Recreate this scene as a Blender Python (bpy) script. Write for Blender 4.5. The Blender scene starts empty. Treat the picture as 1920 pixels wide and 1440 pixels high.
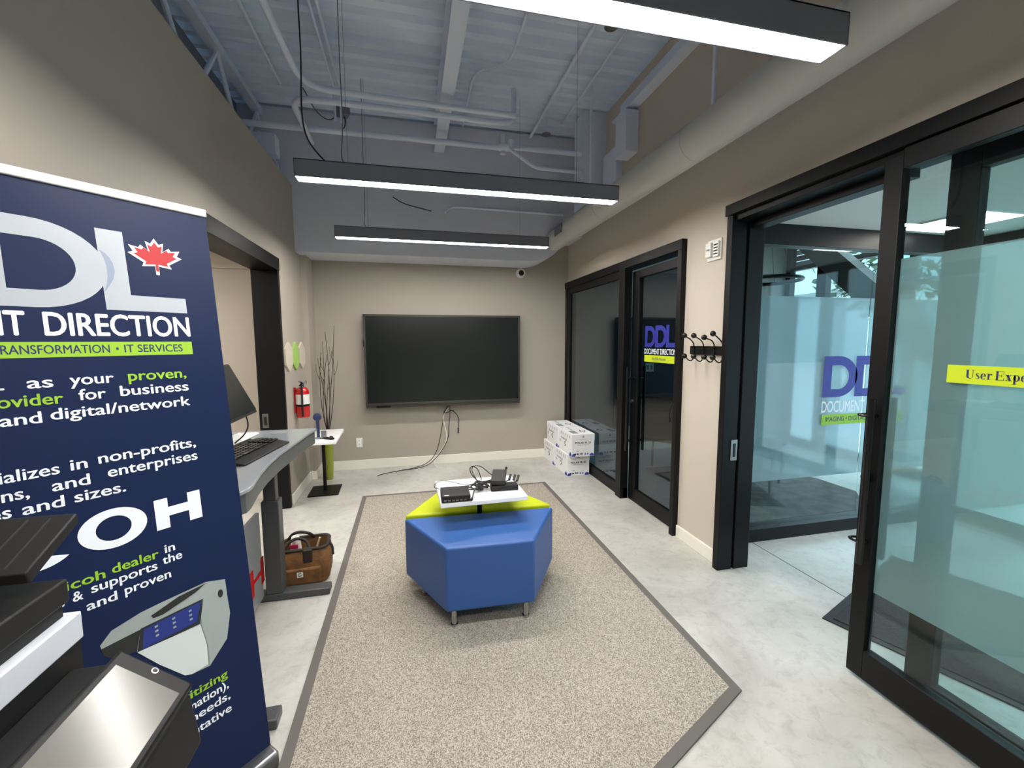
import bpy, math, random
from mathutils import Vector, Matrix
random.seed(7)
SC = bpy.context.scene
COL = SC.collection

# ------------------------------------------------------------------ camera
cam_d = bpy.data.cameras.new('camera'); cam = bpy.data.objects.new('camera', cam_d); COL.objects.link(cam)
cam_d.sensor_width = 36.0; cam_d.lens = 801.9 / 1920 * 36.0; cam_d.clip_start = 0.02; cam_d.clip_end = 300
_r = Vector((0.97360, -0.22822, -0.00355)); _u = Vector((0.02591, 0.09506, 0.99513)); _f = Vector((0.22677, 0.96896, -0.09846))
cam.matrix_world = Matrix(((_r.x, _u.x, -_f.x, 0), (_r.y, _u.y, -_f.y, 0), (_r.z, _u.z, -_f.z, 1.55), (0, 0, 0, 1)))
SC.camera = cam
# ------------------------------------------------------------------ world, exposure
LAMP = 39.0          # radiance of the pendant lenses
SKY = 4.0
w = bpy.data.worlds.new('world'); SC.world = w; w.use_nodes = True
wn = w.node_tree.nodes; wl = w.node_tree.links
bg = wn['Background']; bg.inputs['Strength'].default_value = SKY
tc = wn.new('ShaderNodeTexCoord'); sp = wn.new('ShaderNodeSeparateXYZ'); rp = wn.new('ShaderNodeValToRGB')
wl.new(tc.outputs['Generated'], sp.inputs[0]); wl.new(sp.outputs['Z'], rp.inputs[0]); wl.new(rp.outputs[0], bg.inputs['Color'])
rp.color_ramp.elements[0].position = 0.0; rp.color_ramp.elements[0].color = (0.10, 0.18, 0.215, 1)
rp.color_ramp.elements[1].position = 0.6; rp.color_ramp.elements[1].color = (0.72, 0.88, 1.0, 1)
e_ = rp.color_ramp.elements.new(0.2); e_.color = (0.16, 0.24, 0.29, 1)
VS = SC.view_settings
VS.view_transform = 'Standard'; VS.look = 'None'; VS.gamma = 1.0; VS.use_curve_mapping = False
VS.exposure = 1.0
SC.cycles.max_bounces = 10; SC.cycles.diffuse_bounces = 6; SC.cycles.transparent_max_bounces = 24
SC.cycles.glossy_bounces = 5; SC.cycles.transmission_bounces = 8
SC.cycles.sample_clamp_indirect = 6.0

# ------------------------------------------------------------------ materials
def lin(c):
    def g(v):
        v /= 255.0
        return v / 12.92 if v <= 0.04045 else ((v + 0.055) / 1.055) ** 2.4
    return (g(c[0]), g(c[1]), g(c[2]), 1.0)
MATS = {}
def mat(name, c, rough=0.5, metal=0.0, spec=0.5, noise=None, bump=None, emit=None, coat=0.0):
    """c in 0-255 sRGB. noise=(scale, amount, detail): albedo mottling. bump=(scale, strength)."""
    m = bpy.data.materials.new(name); m.use_nodes = True; MATS[name] = m
    nt = m.node_tree; b = nt.nodes['Principled BSDF']
    b.inputs['Base Color'].default_value = lin(c); b.inputs['Roughness'].default_value = rough
    b.inputs['Metallic'].default_value = metal; b.inputs['Specular IOR Level'].default_value = spec
    b.inputs['Coat Weight'].default_value = coat
    if emit: b.inputs['Emission Color'].default_value = lin(emit[0]); b.inputs['Emission Strength'].default_value = emit[1]
    if noise or bump:
        t = nt.nodes.new('ShaderNodeTexCoord')
    if noise:
        n = nt.nodes.new('ShaderNodeTexNoise'); n.inputs['Scale'].default_value = noise[0]; n.inputs['Detail'].default_value = noise[2]
        nt.links.new(t.outputs['Object'], n.inputs['Vector'])
        r = nt.nodes.new('ShaderNodeValToRGB'); a = noise[1]
        r.color_ramp.elements[0].position = 0.3; r.color_ramp.elements[1].position = 0.7
        r.color_ramp.elements[0].color = lin([max(0, v * (1 - a)) for v in c]); r.color_ramp.elements[1].color = lin([min(255, v * (1 + a)) for v in c])
        nt.links.new(n.outputs['Fac'], r.inputs[0]); nt.links.new(r.outputs[0], b.inputs['Base Color'])
    if bump:
        n2 = nt.nodes.new('ShaderNodeTexNoise'); n2.inputs['Scale'].default_value = bump[0]; n2.inputs['Detail'].default_value = 3
        nt.links.new(t.outputs['Object'], n2.inputs['Vector'])
        bp = nt.nodes.new('ShaderNodeBump'); bp.inputs['Strength'].default_value = bump[1]; bp.inputs['Distance'].default_value = 0.01
        nt.links.new(n2.outputs['Fac'], bp.inputs['Height']); nt.links.new(bp.outputs[0], b.inputs['Normal'])
    return m
def glass(name, tint, refl=1.0, ior=1.45):
    m = bpy.data.materials.new(name); m.use_nodes = True; MATS[name] = m
    nt = m.node_tree; nt.nodes.remove(nt.nodes['Principled BSDF']); out = nt.nodes['Material Output']
    tr = nt.nodes.new('ShaderNodeBsdfTransparent'); tr.inputs[0].default_value = (*tint, 1)
    gl = nt.nodes.new('ShaderNodeBsdfGlossy'); gl.inputs['Roughness'].default_value = 0.01; gl.inputs[0].default_value = (refl, refl, refl, 1)
    lw = nt.nodes.new('ShaderNodeLayerWeight'); f0 = ((ior - 1) / (ior + 1)) ** 2      # Schlick reflectance, the same on both sides of a pane
    pw = nt.nodes.new('ShaderNodeMath'); pw.operation = 'POWER'; pw.inputs[1].default_value = 5.0
    fr = nt.nodes.new('ShaderNodeMath'); fr.operation = 'MULTIPLY_ADD'; fr.inputs[1].default_value = 1 - f0; fr.inputs[2].default_value = f0
    nt.links.new(lw.outputs['Facing'], pw.inputs[0]); nt.links.new(pw.outputs[0], fr.inputs[0])
    mx = nt.nodes.new('ShaderNodeMixShader')
    nt.links.new(fr.outputs[0], mx.inputs[0]); nt.links.new(tr.outputs[0], mx.inputs[1]); nt.links.new(gl.outputs[0], mx.inputs[2])
    nt.links.new(mx.outputs[0], out.inputs[0]); return m
def frost(name, c, rough=0.28, k=0.6):
    m = bpy.data.materials.new(name); m.use_nodes = True; MATS[name] = m
    nt = m.node_tree; nt.nodes.remove(nt.nodes['Principled BSDF']); out = nt.nodes['Material Output']
    rf = nt.nodes.new('ShaderNodeBsdfRefraction'); rf.inputs['IOR'].default_value = 1.015; rf.inputs['Roughness'].default_value = rough; rf.inputs[0].default_value = (*c, 1)
    tl = nt.nodes.new('ShaderNodeBsdfTranslucent'); tl.inputs[0].default_value = (*c, 1)
    df = nt.nodes.new('ShaderNodeBsdfDiffuse'); df.inputs[0].default_value = (*c, 1)
    m1 = nt.nodes.new('ShaderNodeMixShader'); m1.inputs[0].default_value = k
    m2 = nt.nodes.new('ShaderNodeMixShader'); m2.inputs[0].default_value = 0.28
    nt.links.new(rf.outputs[0], m1.inputs[1]); nt.links.new(tl.outputs[0], m1.inputs[2])
    nt.links.new(m1.outputs[0], m2.inputs[1]); nt.links.new(df.outputs[0], m2.inputs[2])
    nt.links.new(m2.outputs[0], out.inputs[0]); return m

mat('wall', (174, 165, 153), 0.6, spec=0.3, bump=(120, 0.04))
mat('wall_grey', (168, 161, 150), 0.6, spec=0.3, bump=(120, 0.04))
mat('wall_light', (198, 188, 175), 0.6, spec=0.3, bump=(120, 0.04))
mat('duct_paint', (196, 195, 192), 0.5, spec=0.3)
mat('bulkhead', (212, 215, 228), 0.6, spec=0.2)
mat('plenum', (150, 150, 158), 0.7, spec=0.2)
mat('deck', (218, 230, 254), 0.65, spec=0.2, noise=(1.3, 0.05, 4))  # white-painted deck; the cool tint of daylight is put into its base colour
mat('pipe', (220, 228, 246), 0.5, spec=0.3)
mat('ceil_white', (215, 214, 208), 0.7)
mat('baseboard', (232, 228, 216), 0.4)
mat('black_metal', (14, 14, 16), 0.45, spec=0.24)
mat('black_gloss', (16, 16, 18), 0.2)
mat('black_plastic', (20, 20, 21), 0.5, spec=0.35)
mat('dark_plastic', (30, 29, 29), 0.55, spec=0.35)
mat('black_rubber', (20, 20, 21), 0.6)
mat('chrome', (190, 190, 192), 0.18, metal=1.0)
mat('steel', (150, 150, 150), 0.35, metal=1.0)
mat('fixture', (118, 119, 128), 0.45, spec=0.4)
mat('lens', (255, 250, 242), 0.4, emit=((255, 252, 246), LAMP))
mat('panel_lens', (255, 252, 246), 0.4, emit=((255, 250, 240), 9.0))
mat('added_side_lens', (255, 252, 246), 0.4, emit=((255, 250, 242), 26.0))
mat('white_plastic', (236, 235, 230), 0.4)
mat('white_lam', (244, 244, 244), 0.3)
mat('white_ink', (240, 244, 250), 0.5)
mat('lime_ink', (150, 196, 40), 0.5)
mat('navy_ink', (24, 38, 92), 0.5)
mat('navy', (18, 33, 70), 0.45, spec=0.22, bump=(14, 0.03))
mat('silver_ink', (176, 181, 190), 0.45)
mat('silver_shade', (142, 152, 176), 0.45)
mat('red_ink', (180, 8, 20), 0.5)
mat('blue', (42, 86, 152), 0.45, spec=0.5, bump=(500, 0.05))
mat('lime_vinyl', (182, 192, 8), 0.42, spec=0.4, bump=(500, 0.05))
mat('seam', (42, 66, 122), 0.5)
mat('rug_border', (98, 94, 90), 0.8)
mat('cardboard', (238, 238, 240), 0.6)
mat('print_black', (34, 34, 40), 0.6)
mat('print_blue', (44, 62, 160), 0.6)
mat('print_grey', (150, 152, 160), 0.6)
mat('sign_blue', (44, 48, 150), 0.5)
mat('sign_lime', (190, 208, 26), 0.5)
mat('sign_ink', (34, 40, 90), 0.5)
mat('screen', (24, 28, 28), 0.22, spec=0.5, noise=(1.2, 0.12, 1))
mat('screen_bezel', (58, 56, 54), 0.35)
mat('desk_top', (136, 140, 146), 0.12, spec=0.6)
mat('desk_edge', (80, 82, 83), 0.4)
mat('desk_steel', (70, 72, 74), 0.4)
mat('desk_panel', (140, 142, 144), 0.22)
mat('tan', (108, 72, 36), 0.75, noise=(18, 0.18, 4), bump=(60, 0.35))
mat('brown_strap', (36, 28, 24), 0.7)
mat('red_paint', (196, 24, 30), 0.25, coat=0.3)
mat('vase', (142, 152, 50), 0.15, spec=0.6)
mat('twig', (52, 40, 34), 0.8)
mat('scanner', (40, 52, 84), 0.35)
mat('clear_plastic', (130, 134, 140), 0.15)
mat('hex_beige', (204, 192, 176), 0.6)
mat('hex_green', (160, 196, 104), 0.6)
mat('office_wall', (150, 150, 146), 0.7)
mat('office_dark', (42, 58, 72), 0.7)
mat('brace', (96, 92, 86), 0.6)
mat('office_rug', (78, 76, 78), 0.9, noise=(9, 0.22, 5))
mat('mat_black', (40, 40, 42), 0.9, noise=(160, 0.3, 2), bump=(90, 0.5))
mat('chair_fabric', (60, 58, 56), 0.8)
mat('printer_white', (206, 209, 218), 0.4)
mat('print_light', (214, 220, 220), 0.5)
mat('print_mid', (160, 168, 166), 0.5)
mat('print_dark', (36, 36, 38), 0.5)
mat('print_screen', (30, 50, 130), 0.4)
mat('panel_screen', (60, 58, 54), 0.16, spec=0.6, emit=((150, 146, 138), 0.28))
mat('brick', (112, 82, 70), 0.85)
mat('house_white', (205, 208, 208), 0.8)
mat('asphalt', (168, 170, 170), 0.9)
mat('foliage', (40, 58, 34), 0.9, noise=(6, 0.3, 4))
mat('bark', (70, 56, 46), 0.9)
mat('tissue', (240, 238, 236), 0.8)
mat('pink', (190, 40, 90), 0.5)
mat('gold_label', (206, 190, 160), 0.5)
glass('glass', (0.86, 0.93, 0.92))
glass('glass_dark', (0.42, 0.49, 0.53), ior=1.8)
glass('window_glass', (0.92, 0.97, 0.98))
frost('frost', (0.74, 0.88, 0.97), 0.42, 0.75)
frost('frost_door', (0.54, 0.66, 0.68), 0.17, 0.3)
# carpet: woven beige-grey pile with fine line pattern
def carpet(name, c1, c2):
    m = bpy.data.materials.new(name); m.use_nodes = True; MATS[name] = m; nt = m.node_tree; b = nt.nodes['Principled BSDF']
    b.inputs['Roughness'].default_value = 0.95; b.inputs['Specular IOR Level'].default_value = 0.1
    t = nt.nodes.new('ShaderNodeTexCoord'); mp = nt.nodes.new('ShaderNodeMapping'); mp.inputs['Scale'].default_value = (1.0, 0.75, 1)
    n = nt.nodes.new('ShaderNodeTexNoise'); n.inputs['Scale'].default_value = 240; n.inputs['Detail'].default_value = 2.5; n.inputs['Roughness'].default_value = 0.6
    n2 = nt.nodes.new('ShaderNodeTexNoise'); n2.inputs['Scale'].default_value = 2.2; n2.inputs['Detail'].default_value = 3
    r = nt.nodes.new('ShaderNodeValToRGB'); r.color_ramp.elements[0].position = 0.36; r.color_ramp.elements[1].position = 0.64
    r.color_ramp.elements[0].color = lin(c1); r.color_ramp.elements[1].color = lin(c2)
    hs = nt.nodes.new('ShaderNodeHueSaturation'); mr = nt.nodes.new('ShaderNodeMapRange'); mr.inputs['To Min'].default_value = 0.9; mr.inputs['To Max'].default_value = 1.1
    nt.links.new(t.outputs['Object'], mp.inputs[0]); nt.links.new(mp.outputs[0], n.inputs['Vector']); nt.links.new(t.outputs['Object'], n2.inputs['Vector'])
    nt.links.new(n.outputs['Fac'], r.inputs[0]); nt.links.new(r.outputs[0], hs.inputs['Color']); nt.links.new(n2.outputs['Fac'], mr.inputs[0])
    nt.links.new(mr.outputs[0], hs.inputs['Value']); nt.links.new(hs.outputs[0], b.inputs['Base Color'])
    bp = nt.nodes.new('ShaderNodeBump'); bp.inputs['Strength'].default_value = 0.5; bp.inputs['Distance'].default_value = 0.004
    nt.links.new(n.outputs['Fac'], bp.inputs['Height']); nt.links.new(bp.outputs[0], b.inputs['Normal'])
carpet('carpet', (112, 105, 97), (192, 183, 170))
# polished concrete: mottled, scratched, saw-cut joints
def concrete():
    m = bpy.data.materials.new('concrete'); m.use_nodes = True; MATS['concrete'] = m; nt = m.node_tree; b = nt.nodes['Principled BSDF']
    N = nt.nodes.new; L = nt.links.new
    t = N('ShaderNodeTexCoord')
    n1 = N('ShaderNodeTexNoise'); n1.inputs['Scale'].default_value = 1.6; n1.inputs['Detail'].default_value = 8; n1.inputs['Roughness'].default_value = 0.65; n1.inputs['Distortion'].default_value = 0.6
    n2 = N('ShaderNodeTexNoise'); n2.inputs['Scale'].default_value = 15; n2.inputs['Detail'].default_value = 9; n2.inputs['Roughness'].default_value = 0.7; n2.inputs['Distortion'].default_value = 0.7
    r1 = N('ShaderNodeValToRGB'); r1.color_ramp.elements[0].position = 0.32; r1.color_ramp.elements[1].position = 0.70
    r1.color_ramp.elements[0].color = lin((168, 165, 159)); r1.color_ramp.elements[1].color = lin((204, 202, 196))
    r2 = N('ShaderNodeValToRGB'); r2.color_ramp.elements[0].position = 0.28; r2.color_ramp.elements[1].position = 0.5
    r2.color_ramp.elements[0].color = (0.72, 0.71, 0.69, 1); r2.color_ramp.elements[1].color = (1, 1, 1, 1)
    mx = N('ShaderNodeMix'); mx.data_type = 'RGBA'; mx.blend_type = 'MULTIPLY'; mx.inputs[0].default_value = 0.85
    L(t.outputs['Object'], n1.inputs['Vector']); L(t.outputs['Object'], n2.inputs['Vector']); L(n1.outputs['Fac'], r1.inputs[0]); L(n2.outputs['Fac'], r2.inputs[0])
    L(r1.outputs[0], mx.inputs[6]); L(r2.outputs[0], mx.inputs[7])
    L(mx.outputs[2], b.inputs['Base Color'])
    mr = N('ShaderNodeMapRange'); mr.inputs['To Min'].default_value = 0.22; mr.inputs['To Max'].default_value = 0.42
    L(n1.outputs['Fac'], mr.inputs[0]); L(mr.outputs[0], b.inputs['Roughness']); b.inputs['Specular IOR Level'].default_value = 0.45
concrete()

# ------------------------------------------------------------------ helpers
class MB:
    """collects shapes; build() links them as ONE mesh object. org is subtracted (local coordinates of the parent thing)."""
    def __init__(s, org=(0, 0, 0)):
        s.v = []; s.f = []; s.m = []; s.o = Vector(org)
    def add(s, vs, fs, mi=0):
        k = len(s.v); s.v += [Vector(p) for p in vs]; s.f += [[i + k for i in f] for f in fs]; s.m += [mi] * len(fs); return s
    def box(s, a, b, mi=0):
        x0, y0, z0 = [min(p, q) for p, q in zip(a, b)]; x1, y1, z1 = [max(p, q) for p, q in zip(a, b)]
        return s.add([(x0, y0, z0), (x1, y0, z0), (x1, y1, z0), (x0, y1, z0), (x0, y0, z1), (x1, y0, z1), (x1, y1, z1), (x0, y1, z1)],
                     [(0, 3, 2, 1), (4, 5, 6, 7), (0, 1, 5, 4), (1, 2, 6, 5), (2, 3, 7, 6), (3, 0, 4, 7)], mi)
    def obox(s, c, e1, e2, e3, mi=0):
        """box centred c with half-axis vectors e1, e2, e3 (right-handed)"""
        c, e1, e2, e3 = Vector(c), Vector(e1), Vector(e2), Vector(e3)
        P = [c + a * e1 + b * e2 + d * e3 for d in (-1, 1) for a, b in ((-1, -1), (1, -1), (1, 1), (-1, 1))]
        return s.add(P, [(0, 3, 2, 1), (4, 5, 6, 7), (0, 1, 5, 4), (1, 2, 6, 5), (2, 3, 7, 6), (3, 0, 4, 7)], mi)
    def prism(s, poly, d, mi=0):
        """poly: 3-D points of a planar outline, d: extrusion vector"""
        n = len(poly); d = Vector(d); P = [Vector(p) for p in poly]
        nn = sum(((P[i] - P[0]).cross(P[i + 1] - P[0]) for i in range(1, n - 1)), Vector())
        if nn.dot(d) < 0: P.reverse()
        V = P + [p + d for p in P]
        return s.add(V, [list(range(n))[::-1], list(range(n, 2 * n))] + [(i, (i + 1) % n, (i + 1) % n + n, i + n) for i in range(n)], mi)
    def face(s, pts, mi=0):
        return s.add(pts, [list(range(len(pts)))], mi)
    def cyl(s, p, q, r, n=14, mi=0, r2=None):
        p, q = Vector(p), Vector(q); r2 = r if r2 is None else r2
        a = (q - p).normalized(); x = a.orthogonal().normalized(); y = a.cross(x)
        V = [p + (x * math.cos(t) + y * math.sin(t)) * r for t in [2 * math.pi * i / n for i in range(n)]] + \
            [q + (x * math.cos(t) + y * math.sin(t)) * r2 for t in [2 * math.pi * i / n for i in range(n)]]
        return s.add(V, [list(range(n))[::-1], list(range(n, 2 * n))] + [(i, (i + 1) % n, (i + 1) % n + n, i + n) for i in range(n)], mi)
    def tube(s, pts, r, n=8, mi=0, smooth=0, radii=None):
        P = [Vector(p) for p in pts]
        for _ in range(smooth):
            Q = [P[0]]
            for i in range(len(P) - 1): Q += [P[i] * .75 + P[i + 1] * .25, P[i] * .25 + P[i + 1] * .75]
            P = Q + [P[-1]]
        V = []; x = None
        for i, p in enumerate(P):
            a = (P[min(i + 1, len(P) - 1)] - P[max(i - 1, 0)])
            a = a.normalized() if a.length > 1e-9 else Vector((0, 0, 1))
            x = a.orthogonal().normalized() if x is None else (x - a * x.dot(a)).normalized()
            y = a.cross(x)
            rr = r if radii is None else radii[0] + (radii[1] - radii[0]) * i / (len(P) - 1)
            V += [p + (x * math.cos(t) + y * math.sin(t)) * rr for t in [2 * math.pi * j / n for j in range(n)]]
        F = [(i * n + j, i * n + (j + 1) % n, (i + 1) * n + (j + 1) % n, (i + 1) * n + j) for i in range(len(P) - 1) for j in range(n)]
        F += [list(range(n))[::-1], list(range((len(P) - 1) * n, len(P) * n))]
        return s.add(V, F, mi)
    def lathe(s, prof, c=(0, 0, 0), n=24, mi=0, axis=(0, 0, 1)):
        a = Vector(axis).normalized(); x = a.orthogonal().normalized(); y = a.cross(x); c = Vector(c); V = []
        for r, h in prof:
            V += [c + a * h + (x * math.cos(t) + y * math.sin(t)) * r for t in [2 * math.pi * j / n for j in range(n)]]
        k = len(prof)
        F = [(i * n + j, i * n + (j + 1) % n, (i + 1) * n + (j + 1) % n, (i + 1) * n + j) for i in range(k - 1) for j in range(n)]
        F += [list(range(n))[::-1], list(range((k - 1) * n, k * n))]
        return s.add(V, F, mi)
    def ball(s, c, r, n=14, mi=0, axis=(0, 0, 1), squash=1.0):
        k = n // 2 + 1
        return s.lathe([(max(r * math.sin(math.pi * i / k), 1e-4), -r * squash * math.cos(math.pi * i / k)) for i in range(k + 1)], c, n, mi, axis)
    def build(s, name, m, parent=None, bevel=None, seg=2, smooth=True):
        me = bpy.data.meshes.new(name)
        me.from_pydata([tuple(p - s.o) for p in s.v], [], s.f)
        ms = m if isinstance(m, (list, tuple)) else [m]
        for q in ms: me.materials.append(MATS[q])
        for p, i in zip(me.polygons, s.m): p.material_index = i; p.use_smooth = smooth
        if smooth: me.set_sharp_from_angle(angle=math.radians(38))
        me.update()
        o = bpy.data.objects.new(name, me); COL.objects.link(o)
        if parent is not None: o.parent = parent
        if bevel:
            b = o.modifiers.new('Bevel', 'BEVEL'); b.width = bevel; b.segments = seg; b.limit_method = 'ANGLE'; b.angle_limit = math.radians(40)
            b.harden_normals = False
        return o
def tag(o, label=None, cat=None, group=None, kind=None):
    if label: o['label'] = label
    if cat: o['category'] = cat
    if group: o['group'] = group
    if kind: o['kind'] = kind
    return o
def thing(name, label, cat, loc, rz=0.0, group=None):
    o = bpy.data.objects.new(name, None); COL.objects.link(o); o.location = loc; o.rotation_euler = (0, 0, rz)
    o.empty_display_size = 0.1
    return tag(o, label, cat, group)
def struct(name, loc=(0, 0, 0)):
    o = bpy.data.objects.new(name, None); COL.objects.link(o); o.location = loc; o.empty_display_size = 0.1
    return tag(o, kind='structure')
def sbuild(mb, name, m, **k): return tag(mb.build(name, m, **k), kind='structure')
def dup(root, loc, rz=None, label=None, group=None):
    r = root.copy(); COL.objects.link(r); r.location = loc
    if rz is not None: r.rotation_euler = (0, 0, rz)
    if label: r['label'] = label
    if group: r['group'] = group
    for ch in list(root.children):
        c = ch.copy(); COL.objects.link(c); c.parent = r
        for g in list(ch.children):
            d = g.copy(); COL.objects.link(d); d.parent = c
    return r
# flat lettering ---------------------------------------------------------
_tc = {}
def glyphs(body, bold=0.0):
    k = (body, bold)
    if k not in _tc:
        cu = bpy.data.curves.new('t', 'FONT'); cu.body = body; cu.size = 1.0; cu.offset = bold; cu.resolution_u = 4
        o = bpy.data.objects.new('t', cu); COL.objects.link(o)
        me = bpy.data.meshes.new_from_object(o.evaluated_get(bpy.context.evaluated_depsgraph_get()))
        _tc[k] = ([tuple(v.co)[:2] for v in me.vertices], [list(p.vertices) for p in me.polygons])
        bpy.data.objects.remove(o); bpy.data.curves.remove(cu); bpy.data.meshes.remove(me)
    return _tc[k]
def cap(bold):
    return max(y for _, y in glyphs('H', bold)[0])
def width(body, bold=0.0):
    xs = [x for x, _ in glyphs(body, bold)[0]]; return max(xs) - min(xs)
def put(mb, body, O, R, U, x0, x1, y0, ch, bold=0.0, mi=0, off=0.0):
    """text on the plane (O, R, U): from x0 to x1 along R, baseline y0 along U, capital height ch"""
    V, F = glyphs(body); xs = [p[0] for p in V]; a, b = min(xs) - bold, max(xs) + bold; sx = (x1 - x0) / (b - a); sy = ch / cap(0.0)
    O, R, U = Vector(O), Vector(R), Vector(U); nrm = R.cross(U)
    # heavier weight: the outline laid down again with small shifts
    for i, (dx, dy) in enumerate([(-bold, 0), (bold, 0), (0, -bold * .6), (0, bold * .6)] if bold else [(0, 0)]):
        mb.add([O + R * (x0 + (x + dx - a) * sx) + U * (y0 + (y + dy) * sy) + nrm * (off + i * .00003) for x, y in V], F, mi)
def flat(loops, key=None):
    """fill closed 2-D loops (holes by nesting)"""
    cu = bpy.data.curves.new('s', 'CURVE'); cu.dimensions = '2D'; cu.fill_mode = 'BOTH'
    for lp in loops:
        sp_ = cu.splines.new('POLY'); sp_.points.add(len(lp) - 1); sp_.use_cyclic_u = True
        for q, (x, y) in zip(sp_.points, lp): q.co = (x, y, 0, 1)
    o = bpy.data.objects.new('s', cu); COL.objects.link(o)
    me = bpy.data.meshes.new_from_object(o.evaluated_get(bpy.context.evaluated_depsgraph_get()))
    r = ([tuple(v.co)[:2] for v in me.vertices], [list(p.vertices) for p in me.polygons])
    bpy.data.objects.remove(o); bpy.data.curves.remove(cu); bpy.data.meshes.remove(me); return r
def put_flat(mb, VF, O, R, U, fx=lambda x, y: (x, y), mi=0, off=0.0):
    V, F = VF; O, R, U = Vector(O), Vector(R), Vector(U); n = R.cross(U)
    pts = []
    for x, y in V:
        a, b = fx(x, y); pts.append(O + R * a + U * b + n * off)
    # keep the winding facing the viewer
    G = []
    for f in F:
        q = [pts[i] for i in f]
        nn = sum(((q[i] - q[0]).cross(q[i + 1] - q[0]) for i in range(1, len(q) - 1)), Vector())
        G.append(list(f) if nn.dot(n) >= 0 else list(f)[::-1])
    mb.add(pts, G, mi)
def smooth2(P, it=2, closed=True):
    for _ in range(it):
        Q = []
        for i in range(len(P)):
            a = P[i]; b = P[(i + 1) % len(P)]
            Q += [(a[0] * .75 + b[0] * .25, a[1] * .75 + b[1] * .25), (a[0] * .25 + b[0] * .75, a[1] * .25 + b[1] * .75)]
        P = Q
    return P
def bowl(x0, x1, y0, y1, n=20):
    """right-hand bowl of a D: straight back edge at x0"""
    ry = (y1 - y0) / 2; cy = (y0 + y1) / 2; k = x0 + (x1 - x0) * 0.42
    P = [(x0, y0), (k, y0)]
    P += [(k + (x1 - k) * math.cos(t), cy + ry * math.sin(t)) for t in [-math.pi / 2 + math.pi * i / n for i in range(1, n)]]
    return P + [(k, y1), (x0, y1)]
D_LOOPS = [bowl(-.550, -.284, 1.596, 1.838), bowl(-.487, -.351, 1.643, 1.785)]
D_VF = flat(D_LOOPS)
L_VF = flat([[(-.300, 1.838), (-.237, 1.838), (-.235, 1.646), (-.092, 1.646), (-.092, 1.598), (-.296, 1.598)]])
def ddl(mb, O, R, U, fx, mi=0, off=0.0):
    put_flat(mb, D_VF, O, R, U, lambda x, y: fx(x - .250, y), mi, off)
    put_flat(mb, D_VF, O, R, U, lambda x, y: fx(x, y), mi, off)
    put_flat(mb, L_VF, O, R, U, fx, mi, off + 0.0002)

# thick-and-thin serif letters (unit capital height) for the strip on the entrance door
def _rect(a, b, c, d): return [(a, b), (c, b), (c, d), (a, d)]
def _sector(cx, cy, rx, ry, ix, iy, a0=0, a1=360, n=24, icx=None):
    A = [math.radians(a0 + (a1 - a0) * i / n) for i in range(n + 1)]; icx = cx if icx is None else icx; Q = []
    for p, q in zip(A, A[1:]):
        Q.append([(cx + rx * math.cos(p), cy + ry * math.sin(p)), (cx + rx * math.cos(q), cy + ry * math.sin(q)), (icx + ix * math.cos(q), cy + iy * math.sin(q)), (icx + ix * math.cos(p), cy + iy * math.sin(p))])
    return Q
def _disc(cx, cy, r): return [[(cx + r * math.cos(i * math.pi / 8), cy + r * math.sin(i * math.pi / 8)) for i in range(16)]]
def _stroke(P, Wd):
    Q = []; N_ = []
    for i in range(len(P)):
        a, b = Vector(P[max(i - 1, 0)]), Vector(P[min(i + 1, len(P) - 1)]); d = (b - a).normalized(); N_.append(Vector((-d.y, d.x)) * Wd[i] / 2)
    for i in range(len(P) - 1):
        p, q = Vector(P[i]), Vector(P[i + 1]); Q.append([tuple(p - N_[i]), tuple(q - N_[i + 1]), tuple(q + N_[i + 1]), tuple(p + N_[i])])
    return Q
_top = [_rect(0, .62, .2, .665)]; _foot = [_rect(0, 0, .38, .045)]
SERIF = {
    'U': (.92, [_rect(.08, .27, .28, 1), _rect(.66, .27, .72, 1), _rect(0, .955, .38, 1), _rect(.52, .955, .86, 1)] + _sector(.40, .28, .32, .29, .19, .23, 180, 360, icx=.47)),
    's': (.47, _stroke([(.37, .52), (.33, .62), (.22, .66), (.12, .60), (.11, .49), (.19, .40), (.29, .32), (.37, .22), (.35, .09), (.23, .015), (.12, .04), (.06, .16)], [.04, .05, .05, .10, .13, .16, .16, .13, .10, .05, .05, .04])),
    'e': (.57, _sector(.28, .33, .26, .345, .09, .30, 8, 322) + [_rect(.15, .33, .53, .38)]),
    'c': (.54, _sector(.28, .33, .26, .345, .09, .30, 40, 322) + _disc(.42, .52, .075)),
    'r': (.53, [_rect(.1, 0, .28, .66)] + _top + _foot + _stroke([(.28, .46), (.33, .60), (.42, .65)], [.04, .05, .06]) + _disc(.44, .57, .085)),
    'E': (.86, [_rect(.08, 0, .28, 1), _rect(0, 0, .78, .045), _rect(0, .955, .75, 1), _rect(.73, 0, .78, .27), _rect(.70, .73, .75, 1), _rect(.28, .49, .58, .535), _rect(.53, .38, .58, .65)]),
    'x': (.63, [[(.06, .66), (.34, 0), (.56, 0), (.28, .66)], [(.08, 0), (.13, 0), (.5, .66), (.45, .66)], _rect(0, .62, .34, .665), _rect(.36, .62, .6, .665), _rect(0, 0, .24, .045), _rect(.28, 0, .62, .045)]),
    'p': (.66, [_rect(.1, -.32, .28, .66), _rect(0, -.32, .4, -.275)] + _top + _sector(.34, .33, .28, .345, .10, .30)),
    'i': (.38, [_rect(.1, 0, .28, .66)] + _top + _foot + _disc(.19, .86, .1)),
    'n': (.76, [_rect(.1, 0, .28, .66), _rect(.48, 0, .66, .45)] + _top + _foot + [_rect(.4, 0, .74, .045)] + _sector(.44, .42, .22, .25, .05, .19, 0, 150)),
    ' ': (.24, [])}
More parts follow.
